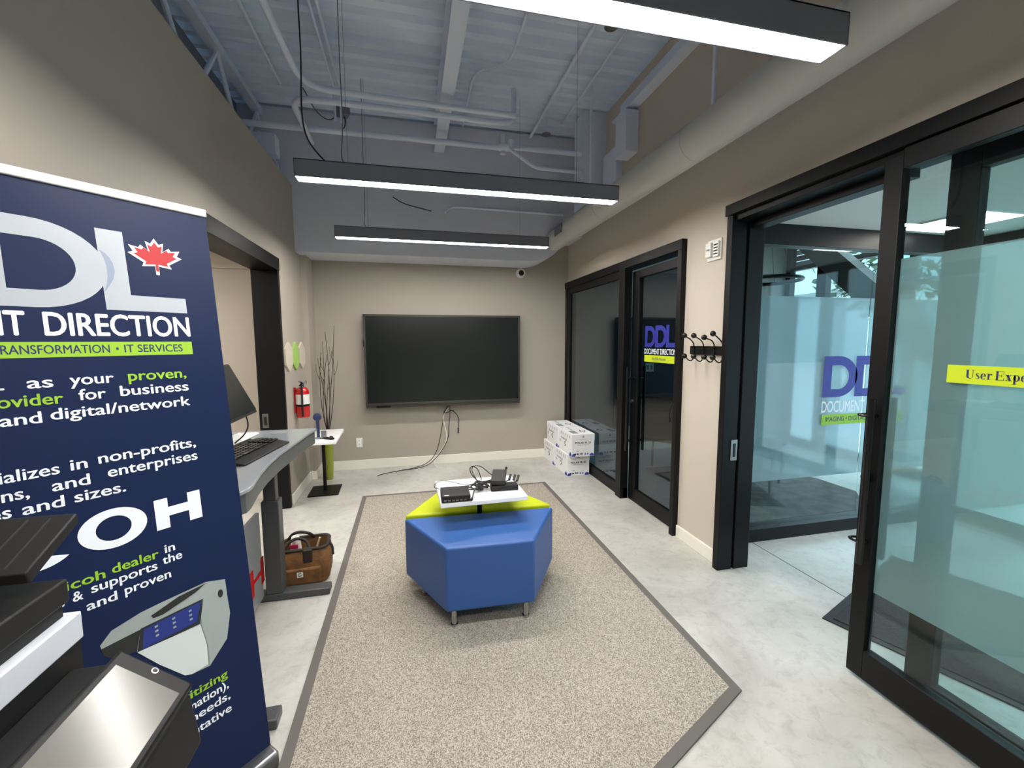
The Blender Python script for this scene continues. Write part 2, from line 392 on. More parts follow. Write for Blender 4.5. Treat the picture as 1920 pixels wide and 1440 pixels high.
def serif(mb, body, O, R, U, k, ch):
    x = 0.0
    for c in body:
        adv, polys = SERIF[c]
        for i, P in enumerate(polys): put_flat(mb, ([(x + a, b) for a, b in P], [tuple(range(len(P)))]), O, R, U, lambda a, b: (a * k, b * ch))
        x += adv

# ================================================================== SETTING
DECK = 3.9
# floor
sbuild(MB().box((-6, -3.2, -0.12), (7.0, 7.2, 0)), 'floor', 'concrete')
# saw-cut joint in the hall floor
sbuild(MB().box((2.52, 0.2, 0.0), (2.526, 2.66, 0.001)), 'trim_1', 'desk_steel')
# corrugated steel deck, flutes run across the room
mb = MB(); P = []; y = -3.2
while y < 5.6:
    P += [(y, 0), (y + .045, 0), (y + .070, .04), (y + .127, .04)]; y += .152
V = []; F = []
for x in (-1.75, 2.3): V += [(x, a, DECK + b) for a, b in P]
k = len(P)
F = [(i, i + k, i + k + 1, i + 1) for i in range(k - 1)]
mb.add(V, F); mb.box((-1.75, -3.2, DECK + .05), (2.3, 5.7, DECK + .15))
sbuild(mb, 'ceiling', 'deck', smooth=False)
# ceiling beam (wide flange) along the room
mb = MB().box((.295, -3.1, 3.6), (.405, 4.93, 3.612)).box((.343, -3.1, 3.612), (.357, 4.93, 3.885)).box((.295, -3.1, 3.885), (.405, 4.93, 3.897))
sbuild(mb, 'trim_2', 'pipe')
# back wall and the boxed-in bulkhead above it
sbuild(MB().box((-1.9, 5.42, 0), (2.2, 5.56, DECK)), 'wall_back', 'wall_grey')
bp_ = [(-1.15, 2.49), (1.42, 2.49)] + [(1.42 + .36 * math.sin(t), 2.49 + .30 * (1 - math.cos(t))) for t in [i * math.pi / 16 for i in range(1, 9)]] + [(2.029, 2.79), (2.029, DECK - .005), (-1.61, DECK - .005), (-1.61, 3.152), (-1.15, 3.152)]
sbuild(MB().prism([(x, 4.94, z) for x, z in bp_], (0, .479, 0)), 'trim_3', 'bulkhead')
# left wall with the opening to the side room, and the niche next to the camera
mb = MB()
mb.box((-1.35, 4.30, 0), (-1.15, 5.42, 3.15)).box((-1.35, 1.5, 0), (-1.15, 2.81, 3.15)).box((-1.35, 2.81, 2.29), (-1.15, 4.30, 3.15))
mb.box((-1.9, 1.5, 0), (-1.35, 1.62, 3.15)).box((-1.95, -3.2, 0), (-1.8, 1.62, DECK))
mb.box((-1.15, 5.12, 0), (-1.09, 5.42, 2.489))
sbuild(mb, 'wall_left', 'wall')
sbuild(MB().box((-1.75, 1.62, 3.15), (-1.62, 5.6, DECK)).box((-1.62, 1.62, 3.05), (-1.35, 5.42, 3.148)), 'wall_plenum', 'plenum')
# right wall
mb = MB()
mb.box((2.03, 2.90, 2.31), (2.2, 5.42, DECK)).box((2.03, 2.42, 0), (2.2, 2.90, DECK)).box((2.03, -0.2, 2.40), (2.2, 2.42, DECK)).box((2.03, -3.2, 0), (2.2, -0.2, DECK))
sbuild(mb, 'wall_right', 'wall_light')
sbuild(MB().box((-1.95, -3.3, 0), (2.2, -3.2, DECK)), 'wall_front', 'wall')
# baseboards
sbuild(MB().box((-1.09, 5.405, 0), (1.99, 5.42, .115)), 'baseboard_back', 'baseboard', bevel=.004)
sbuild(MB().box((-1.15, 4.345, 0), (-1.135, 5.105, .10)).box((-1.135, 5.105, 0), (-1.075, 5.12, .10)).box((-1.09, 5.12, 0), (-1.075, 5.405, .10)), 'baseboard_left', 'baseboard', bevel=.004)
sbuild(MB().box((2.012, 2.43, 0), (2.03, 2.895, .095)), 'baseboard_right', 'baseboard', bevel=.004)

# ---- side room seen through the opening in the left wall
mb = MB().box((-4.2, 4.62, 0), (-1.35, 4.74, 2.75)).box((-4.3, 1.7, 0), (-4.2, 4.74, 2.75)).box((-4.2, 1.62, 0), (-1.9, 1.72, 2.75))
sbuild(mb, 'wall_sideroom', 'wall')
sbuild(MB().box((-4.3, 1.62, 2.46), (-1.35, 4.74, 2.56)), 'ceiling_sideroom', 'ceil_white')
sbuild(MB().box((-4.2, 4.60, 2.245), (-1.36, 4.62, 2.285)), 'trim_4', 'wall')
sbuild(MB().box((-4.2, 4.605, 0), (-1.36, 4.62, .10)), 'baseboard_sideroom', 'baseboard')
t = thing('added_panel_light', 'added square ceiling light, out of sight, brightening the side room beyond the black doorway', 'ceiling light', (-2.5, 3.2, 2.46))  # lamp added out of view to brighten the side room
MB().box((-.32, -.32, -.02), (.32, .32, 0)).build('frame', 'white_plastic', t)
MB().box((-.3, -.3, -.024), (.3, .3, -.0205)).build('diffuser', 'added_side_lens', t)
# black casing of that opening
o = struct('door_3', (-1.15, 3.55, 0)); org = (-1.15, 3.55, 0)
tag(MB(org).box((-1.36, 4.255, 0), (-1.14, 4.30, 2.20)).build('door_jamb', 'black_metal', o, bevel=.003), kind='structure')
tag(MB(org).box((-1.36, 2.81, 0), (-1.14, 2.87, 2.20)).build('door_jamb', 'black_metal', o, bevel=.003), kind='structure')
tag(MB(org).box((-1.36, 2.81, 2.19), (-1.135, 4.30, 2.30)).build('door_head', 'black_metal', o, bevel=.003), kind='structure')
lp = MB(org).box((-1.335, 4.249, .775), (-1.285, 4.255, .905)).build('latch_plate', 'steel', o, bevel=.002)
MB(org).box((-1.322, 4.246, .80), (-1.298, 4.2495, .88)).build('latch_slot', 'black_rubber', lp)

# ---- huddle room glass front (fixed pane and sliding leaf)
door = struct('door_1', (2.06, 4.1, 0)); org = (2.06, 4.1, 0)
def dpart(name, m, *boxes, bevel=.003, parent=None):
    q = MB(org)
    for a, b in boxes: q.box(a, b)
    return tag(q.build(name, m, parent or door, bevel=bevel), kind='structure')
dpart('door_frame', 'black_metal', ((1.995, 5.345, 0), (2.12, 5.419, 2.31)), ((1.985, 2.90, 2.235), (2.13, 5.419, 2.312)), ((1.985, 2.90, 0), (2.13, 2.95, 2.235)))
dpart('fixed_panel_frame', 'black_metal', ((2.0, 5.27, 0), (2.05, 5.345, 2.235)), ((2.0, 3.75, 0), (2.05, 5.27, .11)), ((1.97, 3.75, 0), (2.05, 3.86, 2.235)), ((2.0, 3.86, 2.16), (2.05, 5.27, 2.235)))
dpart('fixed_pane', 'glass_dark', ((2.02, 3.86, .11), (2.03, 5.27, 2.16)), bevel=None)
dpart('sliding_leaf_frame', 'black_metal', ((2.055, 3.63, .005), (2.10, 3.75, 2.20)), ((2.055, 2.95, .005), (2.10, 3.02, 2.20)), ((2.055, 3.02, .005), (2.10, 3.63, .13)), ((2.055, 3.02, 2.13), (2.10, 3.63, 2.20)))
dpart('sliding_pane', 'glass_dark', ((2.072, 3.02, .13), (2.082, 3.63, 2.13)), bevel=None)
h = MB(org)
for x, nm in ((1.985, 'front'), (2.16, 'rear')):
    h.cyl((x, 3.68, .50), (x, 3.68, 1.31), .014)
    for z in (.60, 1.20): h.cyl((x, 3.68, z), (2.055 if nm == 'front' else 2.10, 3.68, z), .009)
tag(h.build('door_handle', 'black_gloss', door), kind='structure')
tag(MB(org).cyl((2.055, 3.70, .98), (2.04, 3.70, .98), .016).build('door_lock', 'steel', door), kind='structure')
# sign film on the leaf
RX, UX = (0, -1, 0), (0, 0, 1)
sg = thing('door_sign', 'purple lettered film sign with a lime strip on the dark sliding door', 'sign', (2.072, 3.3, 1.4)); so = (2.072, 3.3, 1.4)
def huddle_fx(x, y): return ((x + .80) / .708 * .470, (y - 1.596) / .242 * .188)
mb = MB(so); ddl(mb, (2.0705, 3.532, 1.497), RX, UX, huddle_fx); mb.build('logo_letters', 'sign_blue', sg)
mb = MB(so); put(mb, 'DOCUMENT DIRECTION', (2.0705, 3.532, 1.437), RX, UX, -.004, .474, 0, .046, .012); mb.build('lettering', 'white_ink', sg)
st_ = MB(so).box((2.0695, 3.533, 1.366), (2.0715, 3.057, 1.426)).build('strip', 'sign_lime', sg)
mb = MB(so); put(mb, 'Huddle Room', (2.0688, 3.532, 1.384), RX, UX, .125, .335, 0, .026, .012); mb.build('lettering', 'sign_ink', st_)

# ---- sliding door to the entrance hall
door = struct('door_2', (1.97, 1.2, 0)); org = (1.97, 1.2, 0)
dpart('door_jamb', 'black_metal', ((1.975, 2.37, 0), (2.085, 2.42, 2.33)), ((2.10, 2.365, 0), (2.215, 2.42, 2.33)), ((2.08, 2.385, 0), (2.11, 2.42, 2.33)))
dpart('door_head', 'black_metal', ((1.965, -.2, 2.335), (2.10, 2.43, 2.402)), ((2.0, -.2, 2.30), (2.215, 2.42, 2.336)), ((2.11, 1.5, 2.26), (2.20, 2.37, 2.30)))
lp = dpart('strike_plate', 'steel', ((2.035, 2.364, .76), (2.085, 2.371, .90)), bevel=.002)
MB(org).box((2.052, 2.362, .785), (2.07, 2.3645, .875)).build('strike_slot', 'black_rubber', lp)
dpart('leaf_frame', 'black_metal', ((1.95, 1.395, .02), (1.995, 1.466, 2.30)), ((1.95, -.1, .02), (1.995, 0, 2.30)), ((1.95, 0, .02), (1.995, 1.395, .155)), ((1.95, 0, 2.24), (1.995, 1.395, 2.32)))
dpart('leaf_pane', 'glass', ((1.968, 0, .155), (1.978, 1.395, 2.24)), bevel=None)
tag(MB(org).face([(1.98, 1.394, .43), (1.98, 0.0, .43), (1.98, 0.0, 1.885), (1.98, 1.394, 1.885)]).build('frosted_film', 'frost_door', door), kind='structure')
h = MB(org)
for x, xs, yy in ((1.918, 1.95, 1.418), (2.06, 1.995, 1.43)):
    h.cyl((x, yy, .56), (x, yy, 1.30), .014)
    for z in (.66, 1.225): h.cyl((x, yy, z), (xs, yy, z), .009)
for z in (.66, 1.225): h.tube([(1.95, 1.466, z), (1.93, 1.474, z), (1.915, 1.468, z), (1.906, 1.45, z), (1.91, 1.42, z)], .006, 8, smooth=2)
tag(h.build('door_handle', 'black_gloss', door), kind='structure')
tag(MB(org).cyl((1.95, 1.43, .95), (1.925, 1.43, .95), .018).build('door_lock', 'black_gloss', door), kind='structure')
# fixed side panel behind the leaf
dpart('side_panel_frame', 'black_metal', ((2.11, 1.235, 0), (2.16, 1.335, 2.30)), ((2.11, -.2, 0), (2.16, 1.235, .085)), ((2.11, -.2, 2.2), (2.16, 1.235, 2.30)))
dpart('side_panel_pane', 'glass', ((2.13, -.2, .085), (2.14, 1.235, 2.2)), bevel=None)
sg = thing('door_sign', 'lime film strip with navy serif lettering on the frosted sliding door', 'sign', (1.967, 1.0, 1.42)); so = (1.967, 1.0, 1.42)
st_ = MB(so).box((1.9655, 1.193, 1.392), (1.9675, .52, 1.458)).build('strip', 'sign_lime', sg)
mb = MB(so); serif(mb, 'User Experience', (1.965, 1.137, 1.411), RX, UX, .0298, .032); mb.build('lettering', 'sign_ink', st_)

# ---- entrance hall
sbuild(MB().box((2.2, -1.6, 2.40), (4.7, 2.80, 2.5)), 'ceiling_hall', 'ceil_white')
sbuild(MB().box((2.2, -1.7, 0), (4.7, -1.6, 2.5)), 'wall_hall', 'office_wall')
t = thing('recessed_light', 'flat recessed light panel in the entrance hall ceiling', 'ceiling light', (3.85, 2.35, 2.40))
MB().box((-.22, -.25, -.012), (.22, .25, 0)).build('frame', 'white_plastic', t)
MB().box((-.20, -.23, -.016), (.20, .23, -.0125)).build('diffuser', 'panel_lens', t)
# north glass wall of the hall
win = struct('window_1', (3.4, 2.72, 0)); org = (3.4, 2.72, 0); door = win
dpart('window_frame', 'black_metal', ((2.2, 2.66, 0), (4.7, 2.78, .10)), ((2.2, 2.68, 2.25), (4.7, 2.78, 2.40)), ((2.2, 2.68, .10), (2.26, 2.78, 2.25)), ((4.62, 2.68, .1), (4.70, 2.78, 2.25)))
dpart('pane', 'glass', ((2.26, 2.715, .10), (3.585, 2.725, 2.25)), bevel=None)
dpart('pane', 'glass', ((3.592, 2.715, .10), (4.62, 2.725, 2.25)), bevel=None)
tag(MB(org).face([(2.26, 2.728, .455), (3.585, 2.728, .455), (3.585, 2.728, 1.885), (2.26, 2.728, 1.885)]).face([(3.592, 2.728, .455), (4.62, 2.728, .455), (4.62, 2.728, 1.885), (3.592, 2.728, 1.885)]).build('frosted_film', 'frost', win), kind='structure')
sg = thing('window_sign', 'purple lettered film sign on the frosted glass wall across the hall', 'sign', (3.6, 2.713, 1.1)); so = (3.6, 2.713, 1.1)
RY = (1, 0, 0)
mb = MB(so); ddl(mb, (3.158, 2.7125, 1.10), RY, UX, lambda x, y: ((x + .80) / .708 * .90, (y - 1.596) / .242 * .327)); mb.build('logo_letters', 'sign_blue', sg)
mb = MB(so); put(mb, 'DOCUMENT DIRECTION', (3.158, 2.7125, .98), RY, UX, 0, .86, 0, .088, .016); mb.build('lettering', 'white_ink', sg)
st_ = MB(so).box((3.165, 2.711, .878), (4.05, 2.7135, .962)).build('strip', 'lime_ink', sg)
mb = MB(so); put(mb, 'IMAGING • DIGITAL TRANSFORMATION', (3.165, 2.7105, .905), RY, UX, .035, .86, 0, .036, .006); mb.build('lettering', 'navy_ink', st_)
# entrance doors on the street side
win = struct('window_2', (4.66, .5, 0)); org = (4.66, .5, 0); door = win
dpart('window_frame', 'black_metal', *[((4.62, y_, 0), (4.70, y_ + .07, 2.4)) for y_ in (-1.6, -.55, .5, 1.55)], ((4.62, -1.6, 0), (4.70, 2.68, .10)), ((4.62, -1.6, 2.32), (4.70, 2.68, 2.4)))
for y0, y1 in ((-1.53, -.55), (-.48, .5), (.57, 1.55), (1.62, 2.68)): dpart('pane', 'window_glass', ((4.655, y0, .1), (4.665, y1, 2.32)), bevel=None)

# ---- office behind the glass walls
sbuild(MB().box((2.2, 5.5, 0), (5.7, 5.62, 3.4)), 'wall_office', 'office_wall')
sbuild(MB().box((2.2, 2.78, 3.3), (5.7, 5.62, 3.4)), 'ceiling_office', 'office_wall')
sbuild(MB().box((2.2, 2.72, 2.5), (5.7, 2.82, 3.4)).box((4.7, 2.72, 0), (5.7, 2.82, 2.5)), 'wall_office_south', 'office_wall')
sbuild(MB().box((2.2, 5.485, 0), (5.5, 5.5, .10)), 'baseboard_office', 'baseboard')
win = struct('window_3', (5.6, 4.2, 0)); org = (5.6, 4.2, 0); door = win
dpart('window_frame', 'black_metal', ((5.56, 2.82, 0), (5.66, 2.9, 3.3)), ((5.56, 3.75, 0), (5.66, 3.83, 3.3)), ((5.56, 4.84, 0), (5.66, 4.98, 3.3)), ((5.56, 5.42, 0), (5.66, 5.5, 3.3)), ((5.56, 2.9, 2.58), (5.66, 5.42, 2.64)), ((5.56, 2.9, 0), (5.66, 5.42, .10)), ((5.56, 2.9, 3.2), (5.66, 5.42, 3.3)))
for y0, y1 in ((2.9, 3.75), (3.83, 4.84), (4.98, 5.42)): dpart('pane', 'window_glass', ((5.605, y0, .1), (5.613, y1, 2.58)), ((5.605, y0, 2.64), (5.613, y1, 3.2)), bevel=None)
# steel brace in front of the windows
d = Vector((0, -.73, -.68)).normalized(); c0 = Vector((5.2, 4.37, 2.44)); a, b_ = c0 + d * -.95, c0 + d * 1.78
n_ = Vector((0, d.z, -d.y)) * .14
t = thing('diagonal_brace', 'wide dark diagonal brace slanting across the office windows', 'brace', (5.29, 3.1, 0)); org = (5.29, 3.1, 0)
MB(org).prism([a - n_, a + n_, b_ + n_, b_ - n_], (.18, 0, 0)).build('brace_bar', 'brace', t)
MB(org).box((5.2, 2.92, 0), (5.38, 3.12, 1.32)).build('foot_post', 'brace', t)
t = thing('ring_pendant', 'thin black ring pendant lamp hanging in the glazed office', 'pendant lamp', (3.75, 4.0, 2.2))
MB().tube([(.36 * math.cos(q), .36 * math.sin(q), 0) for q in [2 * math.pi * i / 40 for i in range(41)]], .02, 8).build('ring', 'black_metal', t)
for q in (.5, 2.6, 4.7): MB().cyl((.36 * math.cos(q), .36 * math.sin(q), .01), (0, 0, 1.08), .002, 6).build('suspension_cable', 'black_metal', t)
MB().cyl((0, 0, 1.07), (0, 0, 1.099), .06).build('canopy', 'black_metal', t)
tag(MB().prism([(2.776, 2.963, .001), (4.05, 2.955, .001), (4.41, 3.35, .001), (4.403, 3.78, .001), (3.9, 4.6, .001), (2.75, 4.6, .001)], (0, 0, .008)).build('office_rug', 'office_rug'), 'dark patterned carpet on the office floor beyond the glass wall', 'rug')
t = thing('wall_board', 'dark blue board on the office back wall behind the sign', 'board', (3.3, 5.497, 1.1))
MB().box((-.55, -.03, -.75), (.95, 0, .78)).build('board', 'office_dark', t)
t = thing('switch_plate', 'pale switch plate on the dark blue board beyond the sliding door', 'switch', (3.284, 5.466, 1.18))
MB().box((-.065, -.008, -.06), (.065, 0, .06)).build('plate', 'white_plastic', t, bevel=.003)
for x in (-.03, .03): MB().box((x - .014, -.012, -.03), (x + .014, -.008, .03)).build('rocker', 'clear_plastic', t)
# office chairs
def chair(loc, rz, label, first=None):
    if first: return dup(first, loc, rz, label)
    t = thing('office_chair', label, 'chair', loc, rz, None)
    MB().box((-.24, -.24, .42), (.24, .24, .48)).build('seat', 'chair_fabric', t, bevel=.02)
    MB().obox((0, .25, .70), (.23, 0, 0), (0, .02, 0), (0, .04, .24)).build('backrest', 'chair_fabric', t, bevel=.015)
    for sx in (-.2, .2):
        for sy in (-.2, .2): MB().cyl((sx, sy, .42), (sx * 1.08, sy * 1.08, 0), .013, 8).build('leg', 'dark_plastic', t)
    return t
c1 = chair((3.55, 3.8, .009), 0.6, 'dark chair behind the frosted glass with only its legs showing')
chair((2.82, 4.35, .009), 2.2, 'brown chair seen through the dark sliding door pane', c1)

# ---- outside
sbuild(MB().box((5.7, -20, -.2), (60, 60, -.05)), 'ground', 'asphalt')
mb = MB().box((25, 10, -.05), (33, 30.5, 4.5)); t = thing('neighbour_building', 'low pale building across the street beyond the office windows', 'building', (29, 20, -.05))
MB((29, 20, -.05)).box((25, 8, -.05), (33, 31, 4.3)).build('wall', 'house_white', t)
MB((29, 20, -.05)).box((24.8, 7.8, 4.3), (33.2, 31.2, 4.55)).build('roof_edge', 'steel', t)
t = thing('slat_screen', 'brown and pale slatted screen outside the top office window panes', 'screen', (5.75, 5.15, 2.7))
for i in range(7):
    MB((5.75, 5.15, 2.7)).box((5.70, 4.86, 2.66 + i * .085), (5.74, 5.62, 2.66 + i * .085 + .07)).build('slat', 'brick' if i % 2 else 'house_white', t)
for y in (4.9, 5.58): MB((5.75, 5.15, 2.7)).box((5.74, y, 2.62), (5.77, y + .03, 3.3)).build('post', 'black_metal', t)
def tree(x, y, h, label):
    t = thing('street_tree', label, 'tree', (x, y, -.05))
    MB().tube([(0, 0, 0), (.05, .05, h * .4), (0, 0, h * .7)], .15, 8, radii=(.18, .07)).build('trunk', 'bark', t)
    mb = MB()
    for i in range(900):
        q = random.uniform(0, 2 * math.pi); f = random.uniform(-1, 1); rr = random.uniform(.35, 1) ** .6 * h * .33
        c = Vector((math.cos(q) * math.sqrt(1 - f * f) * rr, math.sin(q) * math.sqrt(1 - f * f) * rr, h * .68 + f * rr))
        a = Vector((random.gauss(0, 1), random.gauss(0, 1), random.gauss(0, 1))).normalized(); b = a.orthogonal().normalized(); s = random.uniform(.12, .24)
        mb.face([c + a * s, c + b * s * .6, c - a * s, c - b * s * .6])
    mb.build('foliage', 'foliage', t, smooth=False)
tree(17, 12.6, 6.4, 'leafy dark tree outside the upper office window')

# ================================================================== CEILING SERVICES
def pipe(name, pts, r, label, m='pipe', cat='pipe', smooth=2, n=10):
    return tag(MB().tube(pts, r, n, smooth=smooth).build(name, m), label, cat)
pipe('ceiling_pipe', [(-.79, -.5, 3.5), (-.78, 2.9, 3.5), (-.775, 3.35, 3.5), (-.76, 3.62, 3.5), (-.66, 3.76, 3.5), (-.4, 3.77, 3.5), (.175, 3.795, 3.5), (.93, 3.81, 3.5)], .024, 'pale pipe that curves from lengthwise to crosswise under the deck')
pipe('ceiling_pipe', [(-.878, 4.62, 3.45), (-.873, 4.15, 3.45), (-.872, 3.93, 3.45), (-.80, 3.84, 3.45), (-.6, 3.826, 3.45), (.175, 3.841, 3.45), (.86, 3.865, 3.45), (.93, 3.87, 3.5), (.93, 3.87, 3.75)], .024, 'pale hook-ended pipe running close beside the curved one')
t = thing('sprinkler_main', 'straight pale sprinkler main with a lumpy coupling crossing the room', 'pipe', (0.2, 4.43, 3.5)); org = (.2, 4.43, 3.5)
MB(org).tube([(-1.5, 4.45, 3.5), (.94, 4.44, 3.5)], .027, 12).build('pipe', 'pipe', t)
MB(org).tube([(1.03, 4.40, 3.5), (1.78, 4.40, 3.5)], .027, 12).build('pipe', 'pipe', t)
MB(org).cyl((.92, 4.44, 3.5), (1.06, 4.40, 3.5), .04, 12).cyl((.95, 4.44, 3.44), (.95, 4.44, 3.62), .03, 12).cyl((1.03, 4.40, 3.47), (1.03, 4.40, 3.56), .038, 12).build('coupling', 'pipe', t)
pipe('branch_pipe', [(1.0, 4.36, 3.47), (1.05, 4.3, 3.40), (1.26, 4.36, 3.31), (1.32, 4.36, 3.3), (1.77, 4.36, 3.3)], .018, 'thin pale branch pipe dropping from the sprinkler main to the column')
for i, (x, la) in enumerate(((-.622, 'outer'), (-.569, 'inner'))):
    pipe('conduit', [(x, -2, 3.86), (x, 4.3, 3.86), (x, 4.36, 3.8), (x, 4.38, 3.55)], .011, la + ' one of the two parallel conduits strapped under the deck', cat='conduit')
pipe('conduit', [(-1.08, -2, 3.85), (-1.08, 4.42, 3.85)], .014, 'lone conduit under the deck near the painted side wall', cat='conduit')
pipe('conduit', [(1.39, -1, 3.86), (1.37, 4.4, 3.86), (1.375, 4.92, 3.86)], .016, 'thicker straight conduit beside the sprinkler heads', cat='conduit')
pipe('conduit', [(1.63, -1, 3.86), (1.63, 4.56, 3.86)], .009, 'thinnest conduit under the deck next to the ledger angle', cat='conduit')
pipe('conduit', [(.86, -1, 3.86), (.86, 3.4, 3.86), (.86, 3.66, 3.86), (.78, 3.78, 3.86), (.66, 3.84, 3.86), (.59, 3.95, 3.86), (.59, 4.2, 3.86), (.6, 4.85, 3.86)], .011, 'conduit with a sideways double bend beside the ceiling beam', cat='conduit')
pipe('wall_pipe', [(.40, 4.90, 2.96), (.46, 4.90, 3.02), (.56, 4.90, 3.035), (1.0, 4.90, 3.03), (1.77, 4.90, 3.02)], .014, 'thin pale pipe along the bulkhead above the far pendant light')
tag(MB().tube([(-.15, 4.93, 3.10), (-.05, 4.90, 3.03), (.12, 4.88, 2.99), (.25, 4.90, 2.97)], .005, 6, smooth=2).build('loose_wire', 'black_rubber'), 'loose dark wire sagging across the bulkhead', 'wire')
for i, (x, y, z, la) in enumerate(((1.443, 4.544, 3.72, 'dark round sprinkler head near the coupling of the main'), (1.411, 2.96, 3.72, 'pale round sprinkler head above the nearest pendant light'))):
    t = thing('ceiling_sprinkler', la, 'sprinkler', (x, y, z))
    MB().lathe([(.045, 0), (.05, .008), (.03, .02), (.012, .025)], n=18).build('escutcheon', 'steel' if i else 'fixture', t)
    MB().cyl((0, 0, .02), (0, 0, DECK - z), .010, 8).build('drop', 'pipe', t)
t = thing('junction_box', 'small dark junction box under the deck with wires hanging from it', 'electrical box', (-.578, 4.495, 3.70))
MB().obox((0, 0, 0), (.055, .02, 0), (-.02, .05, 0), (0, 0, .03)).build('box', 'fixture', t)
MB().cyl((0, 0, .03), (0, 0, .2), .008, 8).build('stem', 'pipe', t)
MB().tube([(.02, .02, -.03), (.03, .0, -.10), (.0, .02, -.16)], .006, 6, smooth=1).build('wire', 'black_rubber', t)
MB().tube([(-.04, 0, -.02), (-.1, -.05, -.12), (-.2, -.15, -.10), (-.27, -.3, .02)], .004, 6, smooth=2).build('wire', 'black_rubber', t)
# open-web joist behind the top of the left wall
t = thing('steel_joist', 'open-web steel joist above the painted side wall', 'joist', (-1.42, 3.5, 3.2)); org = (-1.42, 3.5, 3.2)
MB(org).box((-1.46, 1.7, 3.80), (-1.38, 5.4, 3.86)).build('top_chord', 'pipe', t)
MB(org).box((-1.46, 1.7, 3.20), (-1.38, 5.4, 3.25)).build('bottom_chord', 'pipe', t)
y = 1.75; i = 0
while y < 5.2:
    MB(org).cyl((-1.42, y, 3.24 if i % 2 == 0 else 3.81), (-1.42, y + .45, 3.81 if i % 2 == 0 else 3.24), .018, 8).build('web_bar', 'pipe', t); y += .45; i += 1
tag(MB().obox((-1.30, 4.70, 3.42), (.10, 0, 0), (0, .07, 0), (0, 0, .09)).build('pull_box', 'pipe', bevel=.004), 'painted box above the corner of the painted side wall', 'electrical box').location = (0, 0, 0)
tag(MB().tube([(-1.25, 4.83, 3.17), (-1.25, 4.85, 3.30), (-1.42, 4.89, 3.62)], .016, 8).build('strut', 'pipe'), 'slanting painted strut above the corner of the painted side wall', 'strut')
# ledger angle, wall boxes and column on the other side
tag(MB().box((1.93, -3, 3.63), (2.029, 4.0, 3.645)).box((2.015, -3, 3.645), (2.029, 4.0, 3.80)).build('ledger_angle', 'pipe'), 'long steel ledger angle just under the deck above the duct', 'steel angle')
tag(MB().box((1.90, 3.66, 3.24), (2.029, 3.86, 3.60)).build('pull_box', 'pipe', bevel=.005), 'upright painted box on the wall above the duct', 'electrical box')
tag(MB().box((1.96, 3.95, 2.95), (2.029, 4.25, 3.42)).build('pull_box', 'pipe', bevel=.005), 'shallow painted box on the wall just before the column', 'electrical box')
tag(MB().box((1.78, 4.33, 2.86), (2.029, 4.58, DECK - .002)).build('boxed_column', 'pipe'), 'boxed painted column standing above the duct', 'column')
# round duct
t = thing('air_duct', 'long round painted air duct along the top of the glazed wall', 'duct', (1.68, 2, 2.73)); org = (1.68, 2, 2.73)
MB(org).cyl((1.68, -3.19, 2.73), (1.68, 4.939, 2.73), .112, 36).build('duct', 'duct_paint', t)
for y in (1.05, 2.35, 3.6): MB(org).cyl((1.68, y, 2.73), (1.68, y + .02, 2.73), .1135, 36).build('joint_band', 'duct_paint', t)
MB(org).obox((1.568, 4.5, 2.745), (0, .11, 0), (.006, 0, 0), (0, 0, .045)).build('grille', 'fixture', t)
for y in (0.5, 2.2, 3.9): MB(org).box((1.672, y, 2.842), (1.688, y + .02, DECK - .001)).build('hanger', 'pipe', t)
# dark cable dropping to the middle pendant
pipe('hanging_cable', [(-.548, 2.77, 3.885), (-.565, 2.77, 3.5), (-.56, 2.77, 3.15), (-.575, 2.77, 2.86), (-.56, 2.78, 2.72), (-.50, 2.80, 2.64), (-.46, 2.81, 2.605)], .0045, 'dark power cable hanging from the deck to the middle pendant light', m='dark_plastic', cat='cable', smooth=2, n=6)

# pendant lights
def pendant(y, label, x0=-.63, x1=1.40):
    t = thing('linear_pendant_light', label, 'pendant light', (x0, y, 2.5), 0, None); L_ = x1 - x0
    MB().box((0, -.05, 0), (L_, -.044, .10)).box((0, .044, 0), (L_, .05, .10)).box((0, -.05, .092), (L_, .05, .10)).box((0, -.05, 0.0), (.006, .05, .10)).box((L_ - .006, -.05, 0.0), (L_, .05, .10)).build('housing', 'fixture', t, bevel=.002)
    MB().box((.006, -.044, .003), (L_ - .006, .044, .016)).build('lens', 'lens', t)
    for x in (.29, L_ - .29): MB().cyl((x, 0, .10), (x, 0, DECK - 2.5), .0014, 6).build('suspension_cable', 'steel', t)
    MB().tube([(.27, 0, .10), (.25, .01, .16), (.27, .0, .30), (.265, 0, .7), (.27, 0, DECK - 2.5)], .0032, 6, smooth=2).build('power_cord', 'fixture', t)
    return t
p1 = pendant(1.245, 'closest hanging linear light, cut off by the top of the photo')
dup(p1, (-.63, 2.82, 2.5), label='middle hanging linear light crossing in front of the duct')
dup(p1, (-.65, 4.28, 2.5), label='shortest looking hanging linear light, nearest the wall screen')
dup(p1, (-.63, -.33, 2.5), label='added hanging linear light behind the viewer, lighting the near part of the room')  # extra pendant added behind the camera to help light the near floor and walls

